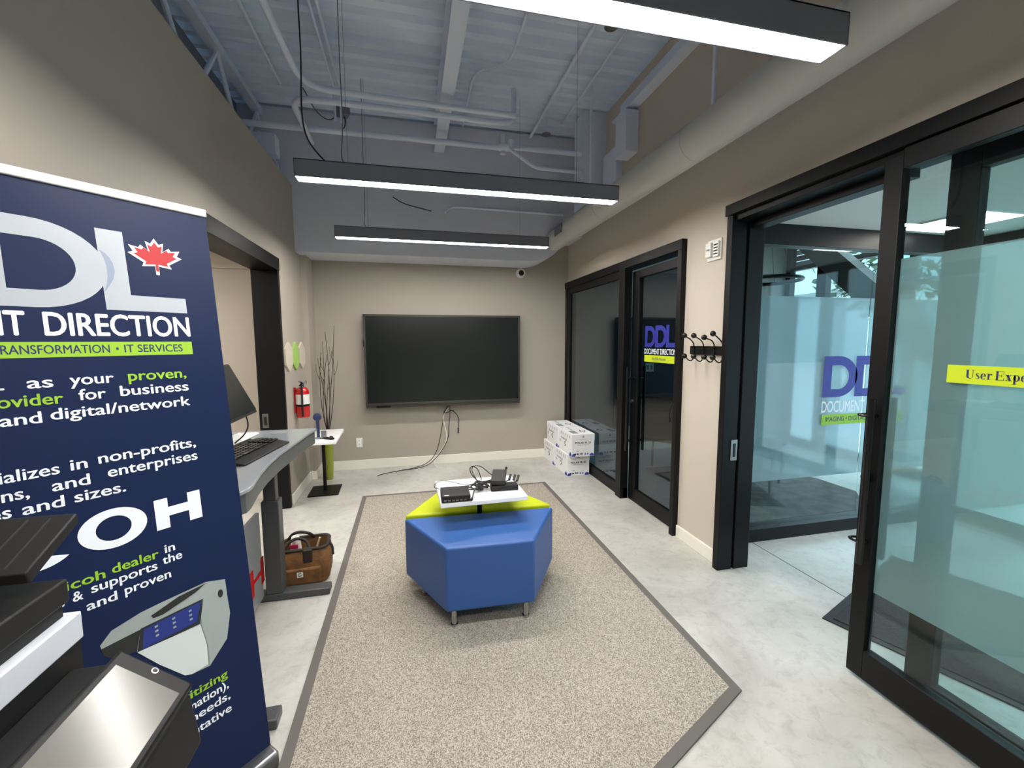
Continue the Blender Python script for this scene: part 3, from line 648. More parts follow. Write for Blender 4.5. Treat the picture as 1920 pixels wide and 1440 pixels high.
# ================================================================== CARPET
rp_ = [(-.516, 4.405), (1.397, 4.39), (1.387, 1.477), (-.510, .585)]
t = thing('area_rug', 'big beige-grey rug with a dark bound edge on the concrete floor', 'rug', (.44, 2.8, 0)); org = (.44, 2.8, 0)
cx = sum(p[0] for p in rp_) / 4; cy = sum(p[1] for p in rp_) / 4
def inset(P, d):
    Q = []
    n = len(P)
    for i in range(n):
        a, b, c = Vector(P[i - 1]), Vector(P[i]), Vector(P[(i + 1) % n])
        e1 = (b - a).normalized(); e2 = (c - b).normalized()
        n1 = Vector((e1.y, -e1.x)); n2 = Vector((e2.y, -e2.x)); m_ = (n1 + n2).normalized()
        Q.append(b + m_ * d / max(.3, m_.dot(n1)))
    return [(q.x, q.y) for q in Q]
ri = inset(rp_, .042)
MB(org).prism([(x, y, .0005) for x, y in ri], (0, 0, .0105)).build('pile', 'carpet', t)
mb = MB(org)
for i in range(4):
    j = (i + 1) % 4
    mb.prism([(*rp_[i], .0005), (*rp_[j], .0005), (*ri[j], .0005), (*ri[i], .0005)], (0, 0, .0095))
mb.build('bound_edge', 'rug_border', t)

# ================================================================== OTTOMAN SEATS + TABLE
def ottoman(loc, rz, sign, m, label):
    t = thing('hexagonal_ottoman', label, 'ottoman', loc, rz)
    P = [(-.473, 0), (.473, 0), (.240, -.437 * sign), (-.240, -.437 * sign)]
    if sign < 0: P = P[::-1]
    MB().prism([(x, y, .10) for x, y in P], (0, 0, .36)).build('seat_body', m, t, bevel=.014, seg=4)
    s = .985
    for i, (x, y) in enumerate(((-.20, -.395), (.20, -.395), (-.36, -.07), (.36, -.07))):
        MB().cyl((x, y * sign, .0), (x, y * sign, .105), .015, 14).cyl((x, y * sign, 0), (x, y * sign, .012), .020, 14).build('leg', 'chrome', t)
    mb = MB()
    # stitched top seam
    pts = [(x * s, y * s - .003 * sign, .4585) for x, y in P]
    return t
rzo = math.radians(-2.0)
ottoman((.403, 2.598, .011), rzo, 1, 'blue', 'blue vinyl half-hexagon ottoman with chrome feet on the rug')
ottoman((.405, 2.648, .011), rzo, -1, 'lime_vinyl', 'lime yellow half-hexagon ottoman under the white table top')
t = thing('pedestal_table', 'white-topped table on a black post standing between the ottomans', 'table', (.398, 2.622, .011), math.radians(1.0))
MB().box((-.262, -.205, .584), (.262, .215, .609)).build('table_top', 'white_lam', t, bevel=.002)
MB().cyl((0, 0, .012), (0, 0, .584), .0165, 18).build('post', 'black_metal', t)
MB().box((-.16, -.17, 0), (.16, .17, .012)).build('base_plate', 'black_metal', t)
TT = .6205
t = thing('mini_computer', 'flat black mini computer on the corner of the white pedestal table', 'computer', (.232, 2.50, TT), math.radians(-1)); 
MB().box((-.084, -.082, .004), (.084, .085, .041)).build('case', 'dark_plastic', t, bevel=.004)
MB().box((-.082, -.0835, .006), (.082, -.081, .036)).build('port_panel', 'black_gloss', t)
for i in range(6): MB().box((-.07 + i * .023, -.0845, .010), (-.055 + i * .023, -.083, .018)).build('port', 'steel', t)
MB().box((-.068, -.07, .041), (-.04, -.062, .0413)).build('badge', 'white_plastic', t)
t = thing('power_adapter', 'long black power adapter brick lying on the white pedestal table', 'power adapter', (.548, 2.575, TT), math.radians(-2))
MB().box((-.086, -.033, .0), (.086, .033, .034)).build('brick', 'black_plastic', t, bevel=.004)
MB().box((-.05, -.034, .008), (-.044, -.0328, .016)).build('socket', 'black_gloss', t)
t = thing('flat_adapter', 'flat black box perched on the adapter and cables', 'power adapter', (.525, 2.625, TT + .036), math.radians(-16))
MB().obox((0, 0, .03), (.045, 0, 0), (0, .085, .012), (0, -.002, .013)).build('case', 'dark_plastic', t, bevel=.003)
# cable bundle
def coil(c, rx, ry, turns, jitter, r, tilt=0.0):
    pts = []
    for i in range(int(turns * 14) + 1):
        q = 2 * math.pi * i / 14; k = 1 + random.uniform(-jitter, jitter)
        pts.append((c[0] + rx * k * math.cos(q), c[1] + ry * k * math.sin(q), c[2] + abs(math.sin(q * .5 + tilt)) * .02 + i * .0003))
    return pts
t = thing('cable_bundle', 'tangle of tied black cables in the middle of the white pedestal table', 'cable', (.40, 2.60, TT)); org = (.40, 2.60, TT)
MB(org).tube(coil((.41, 2.61, TT + .010), .045, .06, 3, .25, .0035), .0035, 6, smooth=1).build('coil', 'black_rubber', t)
MB(org).tube(coil((.385, 2.58, TT + .012), .055, .03, 3, .3, .0035, 1), .0035, 6, smooth=1).build('coil', 'black_rubber', t)
MB(org).tube(coil((.46, 2.64, TT + .014), .05, .035, 3, .3, .0035, 2), .0035, 6, smooth=1).build('coil', 'black_rubber', t)
MB(org).obox((.40, 2.585, TT + .03), (.012, .006, 0), (-.006, .02, 0), (0, 0, .022)).build('tie', 'black_rubber', t, bevel=.005)
MB(org).tube([(.40, 2.60, TT + .04), (.355, 2.68, TT + .075), (.345, 2.70, TT + .115), (.37, 2.70, TT + .128), (.40, 2.68, TT + .11), (.415, 2.64, TT + .05)], .003, 6, smooth=3).build('loop', 'black_rubber', t)
MB(org).tube([(.395, 2.60, TT + .04), (.36, 2.69, TT + .085), (.365, 2.71, TT + .125), (.42, 2.70, TT + .125), (.46, 2.67, TT + .09), (.50, 2.66, TT + .06)], .003, 6, smooth=3).build('loop', 'black_rubber', t)
MB(org).tube([(.38, 2.58, TT + .035), (.345, 2.50, TT + .03), (.325, 2.42, TT + .012)], .004, 6, smooth=2).build('strand', 'black_rubber', t)
MB(org).obox((.323, 2.425, TT + .011), (.006, 0, 0), (.004, .014, 0), (0, 0, .005)).build('plug', 'black_plastic', t)
t = thing('thin_cable', 'thin dark cable looping off the back corner of the white pedestal table', 'cable', (.20, 2.74, TT)); org = (.2, 2.74, TT)
MB(org).tube([(.36, 2.66, TT + .012), (.30, 2.70, TT + .006), (.25, 2.72, TT + .02), (.17, 2.76, TT + .03), (.12, 2.74, TT + .012), (.118, 2.68, TT + .006), (.15, 2.66, TT + .004)], .0022, 6, smooth=3).build('strand', 'black_rubber', t)
MB(org).tube([(.20, 2.68, TT + .005), (.26, 2.66, TT + .005), (.33, 2.64, TT + .006)], .0035, 6, smooth=2).build('strand', 'black_rubber', t)
for i, (x, y, a, la) in enumerate(((.600, 2.655, .5, 'black cable plug sticking up beside the flat adapter'), (.625, 2.64, .25, 'middle black plug of the cables beside the adapter brick'), (.645, 2.625, .1, 'black plug hanging over the edge of the white pedestal table'))):
    t = thing('cable_plug', la, 'plug', (x, y, TT + .01), -.5)
    MB().obox((0, .02, .032), (.007, 0, 0), (0, .022, .012), (0, -.003, .006)).build('plug', 'black_plastic', t, bevel=.002)
    MB().tube([(0, 0, .02), (-.03, -.02, .01), (-.06, -.0, .006)], .004, 6, smooth=2).build('cord', 'white_plastic' if i == 1 else 'black_rubber', t)
t = thing('earbud_cable', 'short red and black lead rising behind the flat adapter', 'cable', (.575, 2.69, TT + .03))
MB().tube([(-.02, .0, -.025), (-.01, .01, .02), (.0, .0, .05), (.01, 0, .065)], .0028, 6, smooth=2).build('cord', 'red_ink', t)
MB().ball((.014, 0, .07), .009, 10).build('tip', 'black_rubber', t)

# ================================================================== WALL SCREEN
org = (.40, 5.42, 1.3)
t = thing('wall_screen', 'large black wall-mounted display on the grey end wall', 'screen', org)
X0, X1, Z0, Z1, YF = -.542, 1.342, .765, 1.875, 5.28
MB(org).box((X0, YF, Z0 + .045), (X0 + .022, YF + .085, Z1)).box((X1 - .022, YF, Z0 + .045), (X1, YF + .085, Z1)).box((X0, YF, Z1 - .026), (X1, YF + .085, Z1)).box((X0, YF, Z0 + .03), (X1, YF + .085, Z0 + .06)).box((X0 + .01, YF + .02, Z0 + .05), (X1 - .01, YF + .085, Z1 - .01)).build('bezel', 'screen_bezel', t, bevel=.003)
MB(org).box((X0 + .022, YF + .006, Z0 + .06), (X1 - .022, YF + .02, Z1 - .026)).build('display_panel', 'screen', t)
MB(org).box((X0 + .002, YF + .008, Z0), (X1 - .002, YF + .08, Z0 + .03)).build('lower_bar', 'screen_bezel', t, bevel=.003)
MB(org).box((X0 + .12, YF + .004, Z0 + .004), (X0 + .28, YF + .0085, Z0 + .024)).build('port_strip', 'black_gloss', t)
MB(org).box((X0 - .010, YF + .02, 1.50), (X0, YF + .06, 1.58)).build('side_clip', 'black_plastic', t)
MB(org).box((.0, YF + .085, 1.0), (.8, 5.419, 1.6)).build('wall_mount', 'black_metal', t)
def cable(label, pts, r=.0045, m='black_rubber', extra=None):
    t = thing('screen_cable', label, 'cable', pts[0])
    MB(pts[0]).tube(pts, r, 6, smooth=3).build('cord', m, t)
    if extra:
        a, b, rr = extra; MB(pts[0]).cyl(a, b, rr, 8).build('plug', m, t)
cable('black cable hanging from the screen to the floor and ending in a loose tip', [(.44, 5.36, .78), (.375, 5.385, .66), (.37, 5.39, .60), (.33, 5.38, .36), (.28, 5.36, .17), (.16, 5.30, .04), (-.06, 5.24, .008), (-.27, 5.18, .006), (-.40, 5.10, .005), (-.42, 5.06, .005)], extra=((-.15, 5.215, .009), (-.10, 5.228, .009), .007))
cable('second black cable hanging from the screen and joining the first on the floor', [(.45, 5.36, .78), (.455, 5.385, .62), (.435, 5.39, .50), (.435, 5.385, .36), (.37, 5.37, .22), (.27, 5.345, .10), (.18, 5.30, .03), (.04, 5.25, .009), (-.13, 5.212, .009)])
cable('white cable hanging under the screen', [(.46, 5.36, .78), (.42, 5.385, .70), (.355, 5.388, .61), (.40, 5.388, .45), (.41, 5.385, .30), (.34, 5.375, .19), (.26, 5.35, .09), (.24, 5.33, .03), (.27, 5.25, .006), (.29, 5.22, .006)], .005, 'white_plastic')
cable('short black power lead with its plug dangling under the screen', [(.45, 5.35, .76), (.39, 5.37, .70), (.37, 5.375, .66), (.42, 5.375, .66), (.47, 5.375, .70), (.52, 5.375, .66), (.56, 5.38, .60), (.565, 5.385, .52), (.555, 5.388, .45)], .005, 'black_rubber', ((.555, 5.388, .46), (.553, 5.388, .39), .009))
org = (-.648, 5.42, .33)
t = thing('wall_outlet', 'white outlet plate low on the grey end wall', 'outlet', org)
MB(org).box((-.684, 5.412, .272), (-.612, 5.4195, .388)).build('plate', 'white_plastic', t, bevel=.003)
MB(org).box((-.665, 5.408, .285), (-.631, 5.4125, .375)).build('receptacle', 'white_lam', t, bevel=.002)
for z in (.305, .35): MB(org).box((-.655, 5.4072, z), (-.652, 5.4083, z + .012)).box((-.645, 5.4072, z), (-.642, 5.4083, z + .012)).build('slot', 'dark_plastic', t)
org = (1.386, 5.42, 2.42)
t = thing('dome_camera', 'small white dome security camera high on the grey end wall', 'security camera', org)
MB(org).lathe([(.062, 0), (.062, .02), (.050, .034), (.04, .036)], (1.386, 5.4195, 2.42), 24, axis=(0, -1, 0)).build('housing', 'white_plastic', t)
MB(org).ball((1.386, 5.385, 2.42), .036, 18).build('lens_dome', 'black_gloss', t)

# ================================================================== PAPER BOXES
FR = (1, 0, 0); UP = (0, 0, 1)
def paper_box(loc, rz, label):
    t = thing('paper_box', label, 'box', loc, rz, 'paper boxes stacked by the sliding door')
    W, D, H = .27, .43, .255
    MB().box((0, 0, 0), (W, D, H - .03)).build('carton', 'cardboard', t, bevel=.002)
    MB().box((-.003, -.003, H - .075), (W + .003, D + .003, H)).build('lid', 'cardboard', t, bevel=.002)
    mb = MB()
    put(mb, 'POLAR PLUS', (0, -.0012, 0), FR, UP, .04, .228, .146, .021, .03, 0)
    put(mb, 'PAPER PRODUCTS', (0, -.0012, 0), FR, UP, .065, .205, .128, .008, 0, 0)
    for x in (.03, .06): mb.face([(x, -.0012, .02), (x + .022, -.0012, .02), (x + .022, -.0012, .038), (x, -.0012, .038)], 0)
    for i in range(3): mb.face([(.10 + i * .012, -.0012, .02), (.108 + i * .012, -.0012, .02), (.108 + i * .012, -.0012, .042), (.10 + i * .012, -.0012, .042)], 0)
    for x in (.15, .18): mb.face([(x, -.0012, .02), (x + .022, -.0012, .02), (x + .011, -.0012, .045)], 1)
    for x0, x1 in ((.0, .045), (.215, .265)):
        mb.face([(x0, -.0011, .004), (x1, -.0011, .004), (x1, -.0011, .022), ((x0 + x1) / 2 + .008, -.0011, .036), ((x0 + x1) / 2 - .008, -.0011, .034), (x0, -.0011, .02)], 1)
    mb.face([(.06, -.0012, .06), (.09, -.0012, .06), (.09, -.0012, .066), (.06, -.0012, .066)], 2)
    # side facing the room
    S = (0, -1, 0)
    O = (-.0012, D, 0)
    put(mb, 'POLAR PLUS', O, S, UP, .08, .27, .148, .019, .03, 0)
    q = [(.21, .07), (.245, .10), (.22, .145), (.185, .115)]
    mb.face([(-.0012, D - a, b) for a, b in q], 0)
    mb.face([(-.0014, D - (.2 + (a - .2) * .6 + .006), .108 + (b - .108) * .6) for a, b in q], 3)
    mb.face([(-.0012, D - a, b) for a, b in ((.35, .004), (.42, .004), (.42, .03), (.39, .05), (.36, .03))], 1)
    for a in (.03, .06): mb.face([(-.0012, D - a, .10), (-.0012, D - a - .014, .10), (-.0012, D - a - .014, .13), (-.0012, D - a, .13)], 2)
    mb.build('printing', ['print_black', 'print_blue', 'print_grey', 'cardboard'], t)
    mb = MB()
    put(mb, 'POLAR PLUS', (0, -.0042, 0), FR, UP, .08, .19, .195, .007, 0, 0)
    mb.face([(.124, -.0042, .216), (.144, -.0042, .216), (.144, -.0042, .236), (.124, -.0042, .236)], 0)
    mb.face([(.129, -.0044, .221), (.139, -.0044, .221), (.139, -.0044, .231), (.129, -.0044, .231)], 1)
    for a in (.08, .15, .22, .30, .36): mb.face([(-.0042, D - a, .20), (-.0042, D - a - .016, .20), (-.0042, D - a - .016, .232), (-.0042, D - a, .232)], 2)
    mb.face([(.03, .05, H + .0012), (.10, .05, H + .0012), (.10, .20, H + .0012), (.03, .20, H + .0012)][::1], 2)
    mb.face([(.15, .15, H + .0012), (.20, .11, H + .0012), (.235, .17, H + .0012), (.18, .23, H + .0012)], 0)
    mb.face([(.165, .155, H + .0014), (.20, .13, H + .0014), (.218, .17, H + .0014), (.182, .20, H + .0014)], 1)
    put(mb, 'POLAR PLUS', (0, 0, H + .0012), (0, 1, 0), (-1, 0, 0), .22, .40, -.10, .02, .02, 0)
    mb.build('printing', ['print_black', 'cardboard', 'print_grey'], t)
    return t
b1 = paper_box((1.712, 4.535, 0), 0, 'white printed paper box on the floor, lower front of the stack')
dup(b1, (1.708, 4.978, 0), label='white printed paper box on the floor, lower back of the stack')
dup(b1, (1.722, 4.425, .2565), label='white printed paper box on top at the front of the stack')
dup(b1, (1.715, 4.870, .2565), label='white printed paper box on top at the back, against the end wall')

# ================================================================== RIGHT WALL FITTINGS
org = (2.03, 2.585, 2.16)
t = thing('alarm_strobe', 'white fire alarm strobe on the pale wall between the doors', 'fire alarm', org)
MB(org).box((2.018, 2.520, 2.095), (2.0295, 2.655, 2.235)).build('back_plate', 'white_plastic', t, bevel=.004)
MB(org).box((1.992, 2.590, 2.120), (2.018, 2.645, 2.215)).build('strobe', 'white_plastic', t, bevel=.004)
MB(org).box((2.004, 2.528, 2.115), (2.018, 2.583, 2.215)).build('horn', 'white_plastic', t, bevel=.003)
mb = MB(org)
for z in (2.13, 2.15, 2.17, 2.19): mb.box((2.0025, 2.535, z), (2.0045, 2.575, z + .008))
mb.build('horn_slots', 'dark_plastic', t)
mb = MB(org); put(mb, 'FIRE', (1.991, 2.642, 2.16), (0, -1, 0), UP, .010, .044, 0, .012, .02); mb.build('lettering', 'dark_plastic', t)
org = (2.03, 2.59, 1.483)
t = thing('coat_rack', 'black coat rack with eight ball-tipped hooks on the pale wall', 'coat rack', org)
MB(org).box((2.012, 2.425, 1.452), (2.0295, 2.80, 1.514)).build('board', 'black_metal', t, bevel=.003)
for y, zu in ((2.745, 1.590), (2.64, 1.588), (2.53, 1.574), (2.445, 1.598)):
    hk = MB(org).tube([(2.008, y, 1.49), (2.004, y, 1.53), (1.985, y, 1.555), (1.935, y, zu - .005)], .0045, 8, smooth=1).tube([(2.008, y, 1.48), (2.005, y, 1.43), (1.99, y, 1.405), (1.965, y, 1.41), (1.938, y, 1.438)], .0045, 8, smooth=2).build('hook', 'black_metal', t)
    MB(org).ball((1.925, y, zu), .019, 16).build('ball_tip', 'black_gloss', hk)
    MB(org).ball((1.930, y, 1.442), .019, 16).build('ball_tip', 'black_gloss', hk)

# entrance mat in the hall
ma = Vector((.934, .356, 0)); mbv = Vector((.356, -.934, 0)); c0 = Vector((2.20, 1.80, 0))
t = thing('entrance_mat', 'black ribbed entrance mat on the hall floor behind the sliding door', 'mat', c0)
P = [c0, c0 + ma * 1.25, c0 + ma * 1.25 + mbv * 0.9, c0 + mbv * 0.9]
MB(c0).prism([p + Vector((0, 0, .0005)) for p in P], (0, 0, .006)).build('rubber_edge', 'black_rubber', t)
i_ = .04
Q = [c0 + ma * i_ + mbv * i_, c0 + ma * (1.25 - i_) + mbv * i_, c0 + ma * (1.25 - i_) + mbv * (.9 - i_), c0 + ma * i_ + mbv * (.9 - i_)]
MB(c0).prism([p + Vector((0, 0, .0066)) for p in Q], (0, 0, .004)).build('ribbed_pile', 'mat_black', t)

# ================================================================== LEFT WALL FITTINGS
def hexpanel(y, m, label):
    t = tag(MB((-1.15, y, 1.415)).prism([(-1.1495, y + a, 1.415 + b) for a, b in ((0, -.142), (.118, -.075), (.118, .075), (0, .142), (-.118, .075), (-.118, -.075))], (.018, 0, 0)).build('hexagon_panel', m, bevel=.002), label, 'wall panel', 'hexagon panels')
    t.location = (-1.15, y, 1.415)
hexpanel(4.455, 'hex_beige', 'beige hexagon wall panel beside the black doorway casing')
hexpanel(4.705, 'hex_green', 'green hexagon wall panel between the two beige ones')
hexpanel(4.955, 'hex_beige', 'beige hexagon wall panel farther into the corner than the green one')
org = (-1.15, 4.62, .80)
t = thing('fire_extinguisher', 'red fire extinguisher hung on the wall beneath the hexagon panels', 'fire extinguisher', org)
ex = (-1.075, 4.62)
MB(org).lathe([(.02, .80), (.055, .803), (.062, .815), (.062, 1.05), (.058, 1.075), (.042, 1.098), (.022, 1.108)], (ex[0], ex[1], 0), 28).build('cylinder', 'red_paint', t)
MB(org).lathe([(.0625, .935), (.0625, 1.035)], (ex[0], ex[1], 0), 28).build('label_sleeve', 'white_plastic', t)
MB(org).box((ex[0] + .048, ex[1] - .075, .80), (ex[0] + .05, ex[1] - .07, .81)).build('bracket_foot', 'black_metal', t)
MB(org).lathe([(.0632, .915), (.0632, .937)], (ex[0], ex[1], 0), 28).build('strap', 'black_metal', t)
MB(org).cyl((ex[0], ex[1], 1.10), (ex[0], ex[1], 1.14), .018, 14).build('valve', 'chrome', t)
MB(org).obox((ex[0], ex[1] - .03, 1.155), (.012, 0, 0), (0, .055, -.012), (0, .001, .004)).build('lever', 'chrome', t)
MB(org).obox((ex[0], ex[1] - .03, 1.135), (.010, 0, 0), (0, .05, .010), (0, -.001, .004)).build('carry_handle', 'black_metal', t)
MB(org).tube([(ex[0], ex[1] - .01, 1.125), (ex[0] + .01, ex[1] - .05, 1.12), (ex[0] + .012, ex[1] - .068, 1.06), (ex[0] + .012, ex[1] - .072, .95), (ex[0] + .012, ex[1] - .072, .87), (ex[0] + .012, ex[1] - .071, .82)], .009, 8, smooth=2).build('hose', 'black_rubber', t)
MB(org).tube([(ex[0] + .02, ex[1] + .02, 1.14), (ex[0] + .025, ex[1] + .05, 1.17), (ex[0] + .025, ex[1] + .08, 1.16), (ex[0] + .025, ex[1] + .07, 1.13)], .003, 6, smooth=2).build('pull_pin', 'chrome', t)
MB(org).box((ex[0] + .02, ex[1] + .065, .99), (ex[0] + .022, ex[1] + .115, 1.10)).build('inspection_tag', 'gold_label', t)
MB(org).box((-1.1495, ex[1] - .02, .85), (-1.136, ex[1] + .02, 1.10)).build('wall_bracket', 'red_ink', t)

# side table with scanner, vase with twigs
t = thing('side_table', 'small white-topped side table on a black post with square base', 'table', (-.915, 4.68, 0), math.radians(1.5))
MB().box((-.20, -.44, .592), (.185, .185, .617)).build('table_top', 'white_lam', t, bevel=.002)
MB().cyl((0, 0, .012), (0, 0, .592), .0175, 18).build('post', 'black_metal', t)
MB().box((-.145, -.16, 0), (.145, .16, .012)).build('base_plate', 'black_metal', t)
ST_ = .6172
t = thing('barcode_scanner', 'dark blue handheld scanner standing on the small side table', 'scanner', (-.905, 4.42, ST_))
MB().lathe([(.035, 0), (.035, .008), (.012, .014)], n=20).build('stand_base', 'clear_plastic', t)
MB().tube([(0, 0, .01), (0, 0, .10), (0, -.01, .19)], .016, 10, smooth=2, radii=(.013, .018)).build('handle', 'scanner', t)
MB().lathe([(.01, -.03), (.030, -.022), (.040, .0), (.036, .014), (.02, .018)], (0, -.015, .215), 20, axis=(0, -1, .15)).build('head', 'scanner', t)
t = thing('clear_stand', 'small clear plastic holder beside the scanner on the side table', 'holder', (-.865, 4.44, ST_))
MB().box((-.02, -.003, 0), (.03, .003, .07)).box((-.02, -.04, 0), (.03, .003, .005)).build('holder', 'clear_plastic', t)
t = thing('pocket_remote', 'small black remote lying on the white side table top', 'remote', (-.80, 4.36, ST_), .9)
MB().box((-.02, -.055, .0), (.02, .055, .018)).build('case', 'black_plastic', t, bevel=.004)
MB().cyl((0, .02, .018), (0, .02, .021), .010, 12).build('button', 'dark_plastic', t)
t = thing('charging_lead', 'thin black lead beside the remote on the side table', 'cable', (-.86, 4.38, ST_))
MB().tube([(-.04, .02, .004), (-.01, .0, .004), (.03, .01, .004), (.06, .0, .006)], .003, 6, smooth=2).build('cord', 'black_rubber', t)
MB().obox((.075, .03, .008), (.012, 0, 0), (-.01, .03, 0), (0, 0, .007)).build('plug', 'black_plastic', t)
vx, vy = -.945, 5.09
t = thing('glass_vase', 'tall lime green glass vase on the floor behind the side table', 'vase', (vx, vy, 0))
MB().lathe([(.034, 0), (.038, .005), (.046, .12), (.053, .30), (.050, .38), (.036, .43), (.034, .46), (.030, .46), (.032, .43), (.046, .38), (.048, .30), (.042, .12), (.03, .02)], n=26).build('body', 'vase', t)
random.seed(3)
tips = [(-.821, 1.731), (-.912, 1.666), (-.96, 1.561), (-1.012, 1.374), (-.911, 1.414), (-.86, 1.50), (-.985, 1.44), (-.90, 1.25)]
for i, (tx, tz) in enumerate(tips):
    dy = random.uniform(-.06, .06); bow = random.uniform(-.05, .05)
    P = [(vx + random.uniform(-.02, .02), vy + random.uniform(-.015, .015), .03), (vx + random.uniform(-.018, .018), vy + random.uniform(-.018, .018), .45), (vx + (tx - vx) * .3 + bow, vy + dy * .3, .45 + (tz - .45) * .35), (vx + (tx - vx) * .75 + bow * .8, vy + dy * .7, .45 + (tz - .45) * .7), (tx, vy + dy, tz)]
    q = MB((vx, vy, .4)).tube(P, .004, 6, smooth=2, radii=(.0058, .0022)).tube([P[3], (P[3][0] + .03 * (1 if i % 2 else -1), P[3][1], P[3][2] + .07), (P[3][0] + .035 * (1 if i % 2 else -1), P[3][1], P[3][2] + .16)], .002, 5, smooth=1, radii=(.003, .0015)).build('twig', 'twig')
    q.location = (vx, vy, .4); tag(q, 'bare dark twig standing in the green vase', 'twig', 'twigs in the green vase')

# ================================================================== DESK
org = (-.9, 2.3, 0)
t = thing('standing_desk', 'grey glossy height-adjustable desk with a curved front edge', 'desk', org)
edge = [(-.606, 2.926), (-.623, 2.797), (-.635, 2.593), (-.651, 2.33), (-.650, 2.123), (-.637, 1.963), (-.614, 1.81), (-.614, 1.76), (-.628, 1.722), (-.66, 1.705)]
ep = edge + [(-1.14, 1.705), (-1.14, 2.93), (-.63, 2.936)]
MB(org).prism([(x, y, .985) for x, y in ep], (0, 0, .015)).build('desk_top', 'desk_top', t, bevel=.003)
inn = [(x - .012, y) for x, y in edge[1:-2]]
ap = [(-.618, 2.915)] + inn + [(-.66, 1.72), (-1.13, 1.72), (-1.13, 2.915)]
MB(org).prism([(x, y, .905) for x, y in ap], (0, 0, .0795)).build('apron', 'desk_edge', t)
for y, nm in ((2.735, 1), (1.79, 2)):
    MB(org).box((-.885, y - .04, .045), (-.79, y + .04, .62)).build('lower_column', 'desk_steel', t, bevel=.006)
    MB(org).box((-.872, y - .03, .60), (-.805, y + .03, .905)).build('upper_column', 'desk_steel', t, bevel=.004)
    MB(org).box((-1.12, y - .042, .002), (-.53 if nm == 1 else -.565, y + .038, .045)).build('foot', 'desk_steel', t, bevel=.006)
pn = MB(org).box((-.915, 1.83, .04), (-.895, 2.695, .56)).build('modesty_panel', 'desk_panel', t, bevel=.002)
mb = MB(org); put(mb, 'RICOH', (-.8945, 1.66, .13), (0, 1, 0), UP, 0, 1.06, 0, .155, .03); mb.build('lettering', 'red_ink', pn)
MB(org).cyl((-.80, 2.83, .9995), (-.80, 2.83, 1.0035), .045, 24).build('cable_grommet', 'desk_panel', t)
# keyboards and monitor
KZ = 1.0005
kb_l = thing('keyboard', 'full-size black keyboard with a palm rest on the grey desk', 'keyboard', (-.815, 2.325, KZ), math.radians(-9))
MB().prism([(-.085, y_, z_) for y_, z_ in ()] or [(-.10, -.225, 0), (.115, -.225, 0), (.115, -.225, .008), (.06, -.225, .020), (-.10, -.225, .028)], (0, .45, 0)).build('case', 'black_plastic', kb_l, bevel=.003)
def keys(par, m, h, cells):
    first = None
    for sx, (x, y, z) in cells:
        if first is None:
            first = MB().box((-.009, -.0088, 0), (.009, .0088, h)).build('key', m, par, bevel=.0015, seg=1); k_ = first
        else:
            k_ = first.copy(); COL.objects.link(k_)
        k_.location = (x, y, z); k_.scale = (1, sx, 1)
cells = []
for r_ in range(6):
    x = .05 - r_ * .024
    for c_ in range(19):
        if c_ in (14,) or (r_ == 0 and 4 <= c_ <= 8): continue
        cells.append((1, (x, -.208 + c_ * .0231, .0225 + r_ * .0012)))
    if r_ == 0: cells.append((6, (x, -.208 + 6 * .0231, .0225)))
keys(kb_l, 'black_gloss', .007, cells[:100])
t = thing('keyboard', 'slim white keyboard behind the black one on the grey desk', 'keyboard', (-.985, 2.66, KZ), math.radians(-6))
MB().box((-.06, -.17, .0), (.06, .17, .010)).build('case', 'white_plastic', t, bevel=.003)
keys(t, 'white_lam', .003, [(1, (-.043 + r_ * .0215, -.152 + c_ * .0234, .0102)) for r_ in range(5) for c_ in range(14)])
org = (-1.0, 2.34, 1.0005)
t = thing('monitor', 'black monitor leaning back on the grey desk behind the banner', 'monitor', org)
lo = Vector((-.85, 0, 1.165)); hi = Vector((-.98, 0, 1.435)); uu = (hi - lo).normalized(); nn = Vector((-uu.z, 0, uu.x)) * -1
nn = Vector((uu.z, 0, -uu.x))
cc = (lo + hi) / 2 + Vector((0, 2.37, 0)); hh = (hi - lo).length / 2
MB(org).obox(cc - nn * .014, (0, .27, 0), uu * hh, -nn * .012 * -1 if False else (Vector((0, .27, 0)).cross(uu)).normalized() * .012).build('shell', 'black_plastic', t, bevel=.004)
MB(org).obox(cc + uu * .004, (0, .264, 0), uu * (hh - .012), (Vector((0, .27, 0)).cross(uu)).normalized() * .002).build('screen', 'screen', t)
MB(org).tube([cc - nn * .03, cc - nn * .06 - Vector((0, 0, .06)), (-1.0, 2.37, 1.01)], .02, 10, smooth=1).build('stand_arm', 'black_plastic', t)
MB(org).box((-1.09, 2.27, 1.0005), (-.93, 2.47, 1.012)).build('stand_base', 'black_plastic', t, bevel=.004)
MB(org).tube([(-.90, 2.59, 1.17), (-.885, 2.60, 1.10), (-.90, 2.585, 1.05), (-.94, 2.54, 1.01)], .004, 6, smooth=2).build('cord', 'black_rubber', t)

